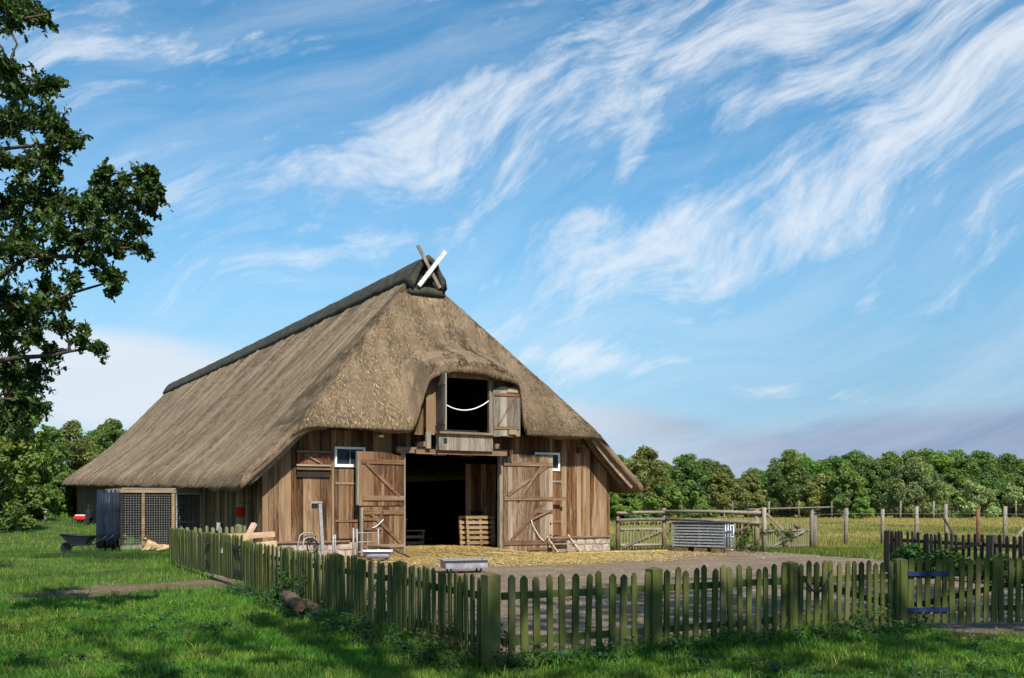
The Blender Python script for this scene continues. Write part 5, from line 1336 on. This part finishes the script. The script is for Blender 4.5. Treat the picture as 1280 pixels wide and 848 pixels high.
def weeds():
    n = 2600; x, y = frustum(n, 8.4, 17, 1.2); yd, st, ba, me_ = masks(x, y)
    pt = vnoise(x, y, 1.1, 21); keep = (yd < .3) & (ba < .3) & (pt > .52) & ~((x > 5.6) & (y > 13.3)); x, y = x[keep], y[keep]
    # more along the fence foot
    s = rng.uniform(0, FRL, 420); o_ = rng.uniform(-.45, -.03, 420); xf = FC.x + FRn.x * s - FRn.y * o_ * -1 * -1; yf = FC.y + FRn.y * s + FRn.x * o_
    s2 = rng.uniform(0, 10.5, 520); o2 = rng.uniform(.05, .6, 520); xl = FC.x + FLn.x * s2 - FLn.y * o2; yl = FC.y + FLn.y * s2 + FLn.x * o2
    x = np.concatenate([x, xf, xl]); y = np.concatenate([y, yf, yl]); big = np.concatenate([np.zeros(len(x) - 940), np.ones(940)])
    V = []; Fq = []; C = []; k = 0
    for xi, yi, bg_ in zip(x, y, big):
        z = g(xi, yi); nl = random.randint(5, 11); hh = random.uniform(.05, .13) * (1 + bg_ * random.uniform(.2, 1.3)); lf = random.uniform(.022, .05)
        cb = random.uniform(.6, 1.5); tint = random.random()
        base = (.030 + .03 * tint, .085 + .03 * tint, .018 + .03 * (1 - tint))
        for j in range(nl):
            a = random.uniform(0, 6.28); r_ = random.uniform(.01, .07) * (1 + .6 * bg_); zz = z + hh * random.uniform(.25, 1)
            cx, cy = xi + r_ * math.cos(a), yi + r_ * math.sin(a); u = Vector((math.cos(a), math.sin(a), random.uniform(-.5, .35))).normalized(); w_ = Vector((-math.sin(a), math.cos(a), random.uniform(-.3, .3))).normalized()
            c0 = Vector((cx, cy, zz))
            for p_ in (c0 - u * lf, c0 - w_ * lf * .5 + Vector((0, 0, .006)), c0 + u * lf, c0 + w_ * lf * .5 + Vector((0, 0, .006))): V.append(tuple(p_))
            b_ = cb * random.uniform(.75, 1.25); C += [(base[0] * b_, base[1] * b_, base[2] * b_)] * 4; Fq.append((k, k + 1, k + 2, k + 3)); k += 4
    o = kind(link('weeds', np_mesh('weeds', V, Fq, M['grass'], False, np.array(C))), 'stuff'); o['label'] = 'broad leaved weeds and clover in the grass along the fence'
weeds()


def herb(name, label, px, py, n, spread, h, leaf, base, seed, cat='plant', z=0.0):
    P = at(px, py, z); rs = np.random.default_rng(seed); T = thing(name, label, cat, (P.x, P.y, g(P.x, P.y)))
    cl = [(rs.normal() * spread * .5, rs.normal() * spread * .4, h * rs.uniform(.25, 1), spread * rs.uniform(.12, .3)) for _ in range(14)]
    V, Fq, c = crown_np(rs, cl, n, leaf, base, .3, 'quad', inner=.1); m = MB()
    for c_ in cl: limb(m, (c_[0] * .3, c_[1] * .3, -.03), c_[:3], .008, .003, rs, 3, .06, 4)
    m.build('stem', M['bark'], T); link('foliage', np_mesh('foliage', V, Fq, M['farleaf'], False, c), T)
herb('bush', 'leafy green bush growing over the log heap at the fence', 362, 762, 520, .55, .62, .035, (.045, .095, .018), 61)
herb('bush', 'small upright sapling before the left fence near the rod', 474, 776, 230, .34, .55, .028, (.06, .12, .02), 62)
herb('bush', 'green bush inside the wire dog run', 163, 684, 600, .75, .95, .07, (.06, .10, .02), 63)
herb('bush', 'low weeds at the right end of the corrugated crate', 935, 690, 700, 1.1, .75, .06, (.07, .12, .02), 64)
herb('bush', 'dry grassy weeds at the gate post of the right fence', 1118, 784, 420, .5, .40, .03, (.085, .105, .028), 65)
herb('bush', 'brownish weeds at the near corner of the fence', 575, 826, 420, .6, .36, .028, (.075, .09, .028), 66)
herb('bush', 'sprawling weeds at the foot of the right fence', 1040, 792, 420, .8, .34, .03, (.05, .095, .022), 67)
# creeper growing through the dark fence
def creeper():
    rs = np.random.default_rng(77); T = thing('creeper', 'leafy creeper spilling over the foot of the dark picket fence', 'plant'); cl = []
    for i in range(46):
        t_ = rs.random(); px_ = 1118 + 175 * t_; Y = 24.8 - 4.0 * t_ + rs.uniform(-.4, .1); p_ = atY(px_, 0, Y); cl.append((p_.x, p_.y, rs.uniform(.15, .62 if t_ < .5 else .5), rs.uniform(.14, .26)))
    V, Fq, c = crown_np(rs, cl, 4200, .055, (.035, .075, .016), .35, 'quad', inner=.2); m = MB()
    for c_ in cl: limb(m, (c_[0], c_[1], -.02), c_[:3], .01, .004, rs, 3, .1, 4)
    m.build('stem', M['bark'], T); link('foliage', np_mesh('foliage', V, Fq, M['farleaf'], False, c), T)
creeper()


def straw():
    n = 52000; a = rng.normal(.6, 3.4, n); b = -rng.random(n) ** 1.0 * 9.5 + 3.2
    a2 = rng.uniform(2, 11, 6000); b2 = rng.uniform(-5, -1, 6000); a = np.concatenate([a, a2]); b = np.concatenate([b, b2])
    x = BO.x + a * BR.x + b * BD.x; y = BO.y + a * BR.y + b * BD.y; yd, st, ba, me_ = masks(x, y)
    keep = (rng.random(len(x)) < np.clip(st * 1.15, .06, 1)) & (yd > .5) & ~((np.abs(a) > 1.7) & (b > -.05)); x, y = x[keep], y[keep]; n = len(x); z = gz(x, y)
    t = rng.uniform(0, 6.28, n); L = rng.uniform(.04, .14, n); w_ = rng.uniform(.006, .014, n); dx, dy = np.cos(t), np.sin(t)
    z0 = z + rng.uniform(.0, .03, n); z1 = z + rng.uniform(.0, .07, n)
    V = np.stack([np.stack([x - dx * L - dy * w_, y - dy * L + dx * w_, z0], 1), np.stack([x - dx * L + dy * w_, y - dy * L - dx * w_, z0 + .004], 1), np.stack([x + dx * L, y + dy * L, z1], 1)], 1).reshape(-1, 3)
    br = np.clip(rng.normal(1, .28, n), .4, 1.7)[:, None]; c = np.array([[.50, .37, .15]]) * br
    o = kind(link('straw', np_mesh('straw', V, np.arange(3 * n).reshape(-1, 3), M['straw'], False, np.repeat(c, 3, 0))), 'stuff'); o['label'] = 'yellow straw strewn before the barn doors'
straw()


def stones():                             # small stones, dung crumbs and stray straw wisps over the yard
    n = 9000; x, y = frustum(n, 11, 36, 1.1); yd, st, ba, me_ = masks(x, y); a = (x - BO.x) * BR.x + (y - BO.y) * BR.y; b = (x - BO.x) * BD.x + (y - BO.y) * BD.y
    keep = (yd > .6) & (b < -.5) & (vnoise(x, y, 1.3, 41) > .35); x, y = x[keep], y[keep]; n = len(x); z = gz(x, y); r_ = rng.lognormal(-4.0, .45, n); t = rng.uniform(0, 6.28, n)
    P = [np.stack([x + r_ * np.cos(t + k * 1.57) * (1 + .4 * (k % 2)), y + r_ * np.sin(t + k * 1.57), z - .005], 1) for k in range(4)] + [np.stack([x + r_ * .2, y, z + r_ * rng.uniform(.4, .9, n)], 1)]
    V = np.stack(P, 1).reshape(-1, 3); o_ = np.arange(n)[:, None] * 5; Fq = np.concatenate([o_ + np.array([[k, (k + 1) % 4, 4]]) for k in range(4)])
    br = rng.uniform(.35, 1.3, n)[:, None]; c = np.array([[.26, .20, .145]]) * br
    o = kind(link('pebbles', np_mesh('pebbles', V, Fq, M['straw'], False, np.repeat(c, 5, 0))), 'stuff'); o['label'] = 'pebbles and crumbs scattered over the sandy yard'
    n = 5200; x, y = frustum(n, 12, 34, 1.0); yd, st, ba, me_ = masks(x, y); keep = (yd > .6) & (vnoise(x, y, 2.2, 43) > .55); x, y = x[keep], y[keep]; n = len(x); z = gz(x, y) + .008
    t = rng.uniform(0, 6.28, n); L = rng.uniform(.03, .11, n); w_ = rng.uniform(.003, .007, n); dx, dy = np.cos(t), np.sin(t)
    V = np.stack([np.stack([x - dx * L - dy * w_, y - dy * L + dx * w_, z], 1), np.stack([x - dx * L + dy * w_, y - dy * L - dx * w_, z], 1), np.stack([x + dx * L, y + dy * L, z + rng.uniform(0, .03, n)], 1)], 1).reshape(-1, 3)
    c = np.array([[.46, .35, .16]]) * rng.uniform(.5, 1.3, n)[:, None]
    o = kind(link('loose_straw', np_mesh('loose_straw', V, np.arange(3 * n).reshape(-1, 3), M['straw'], False, np.repeat(c, 3, 0))), 'stuff'); o['label'] = 'stray straw wisps blown over the sandy yard'
stones()
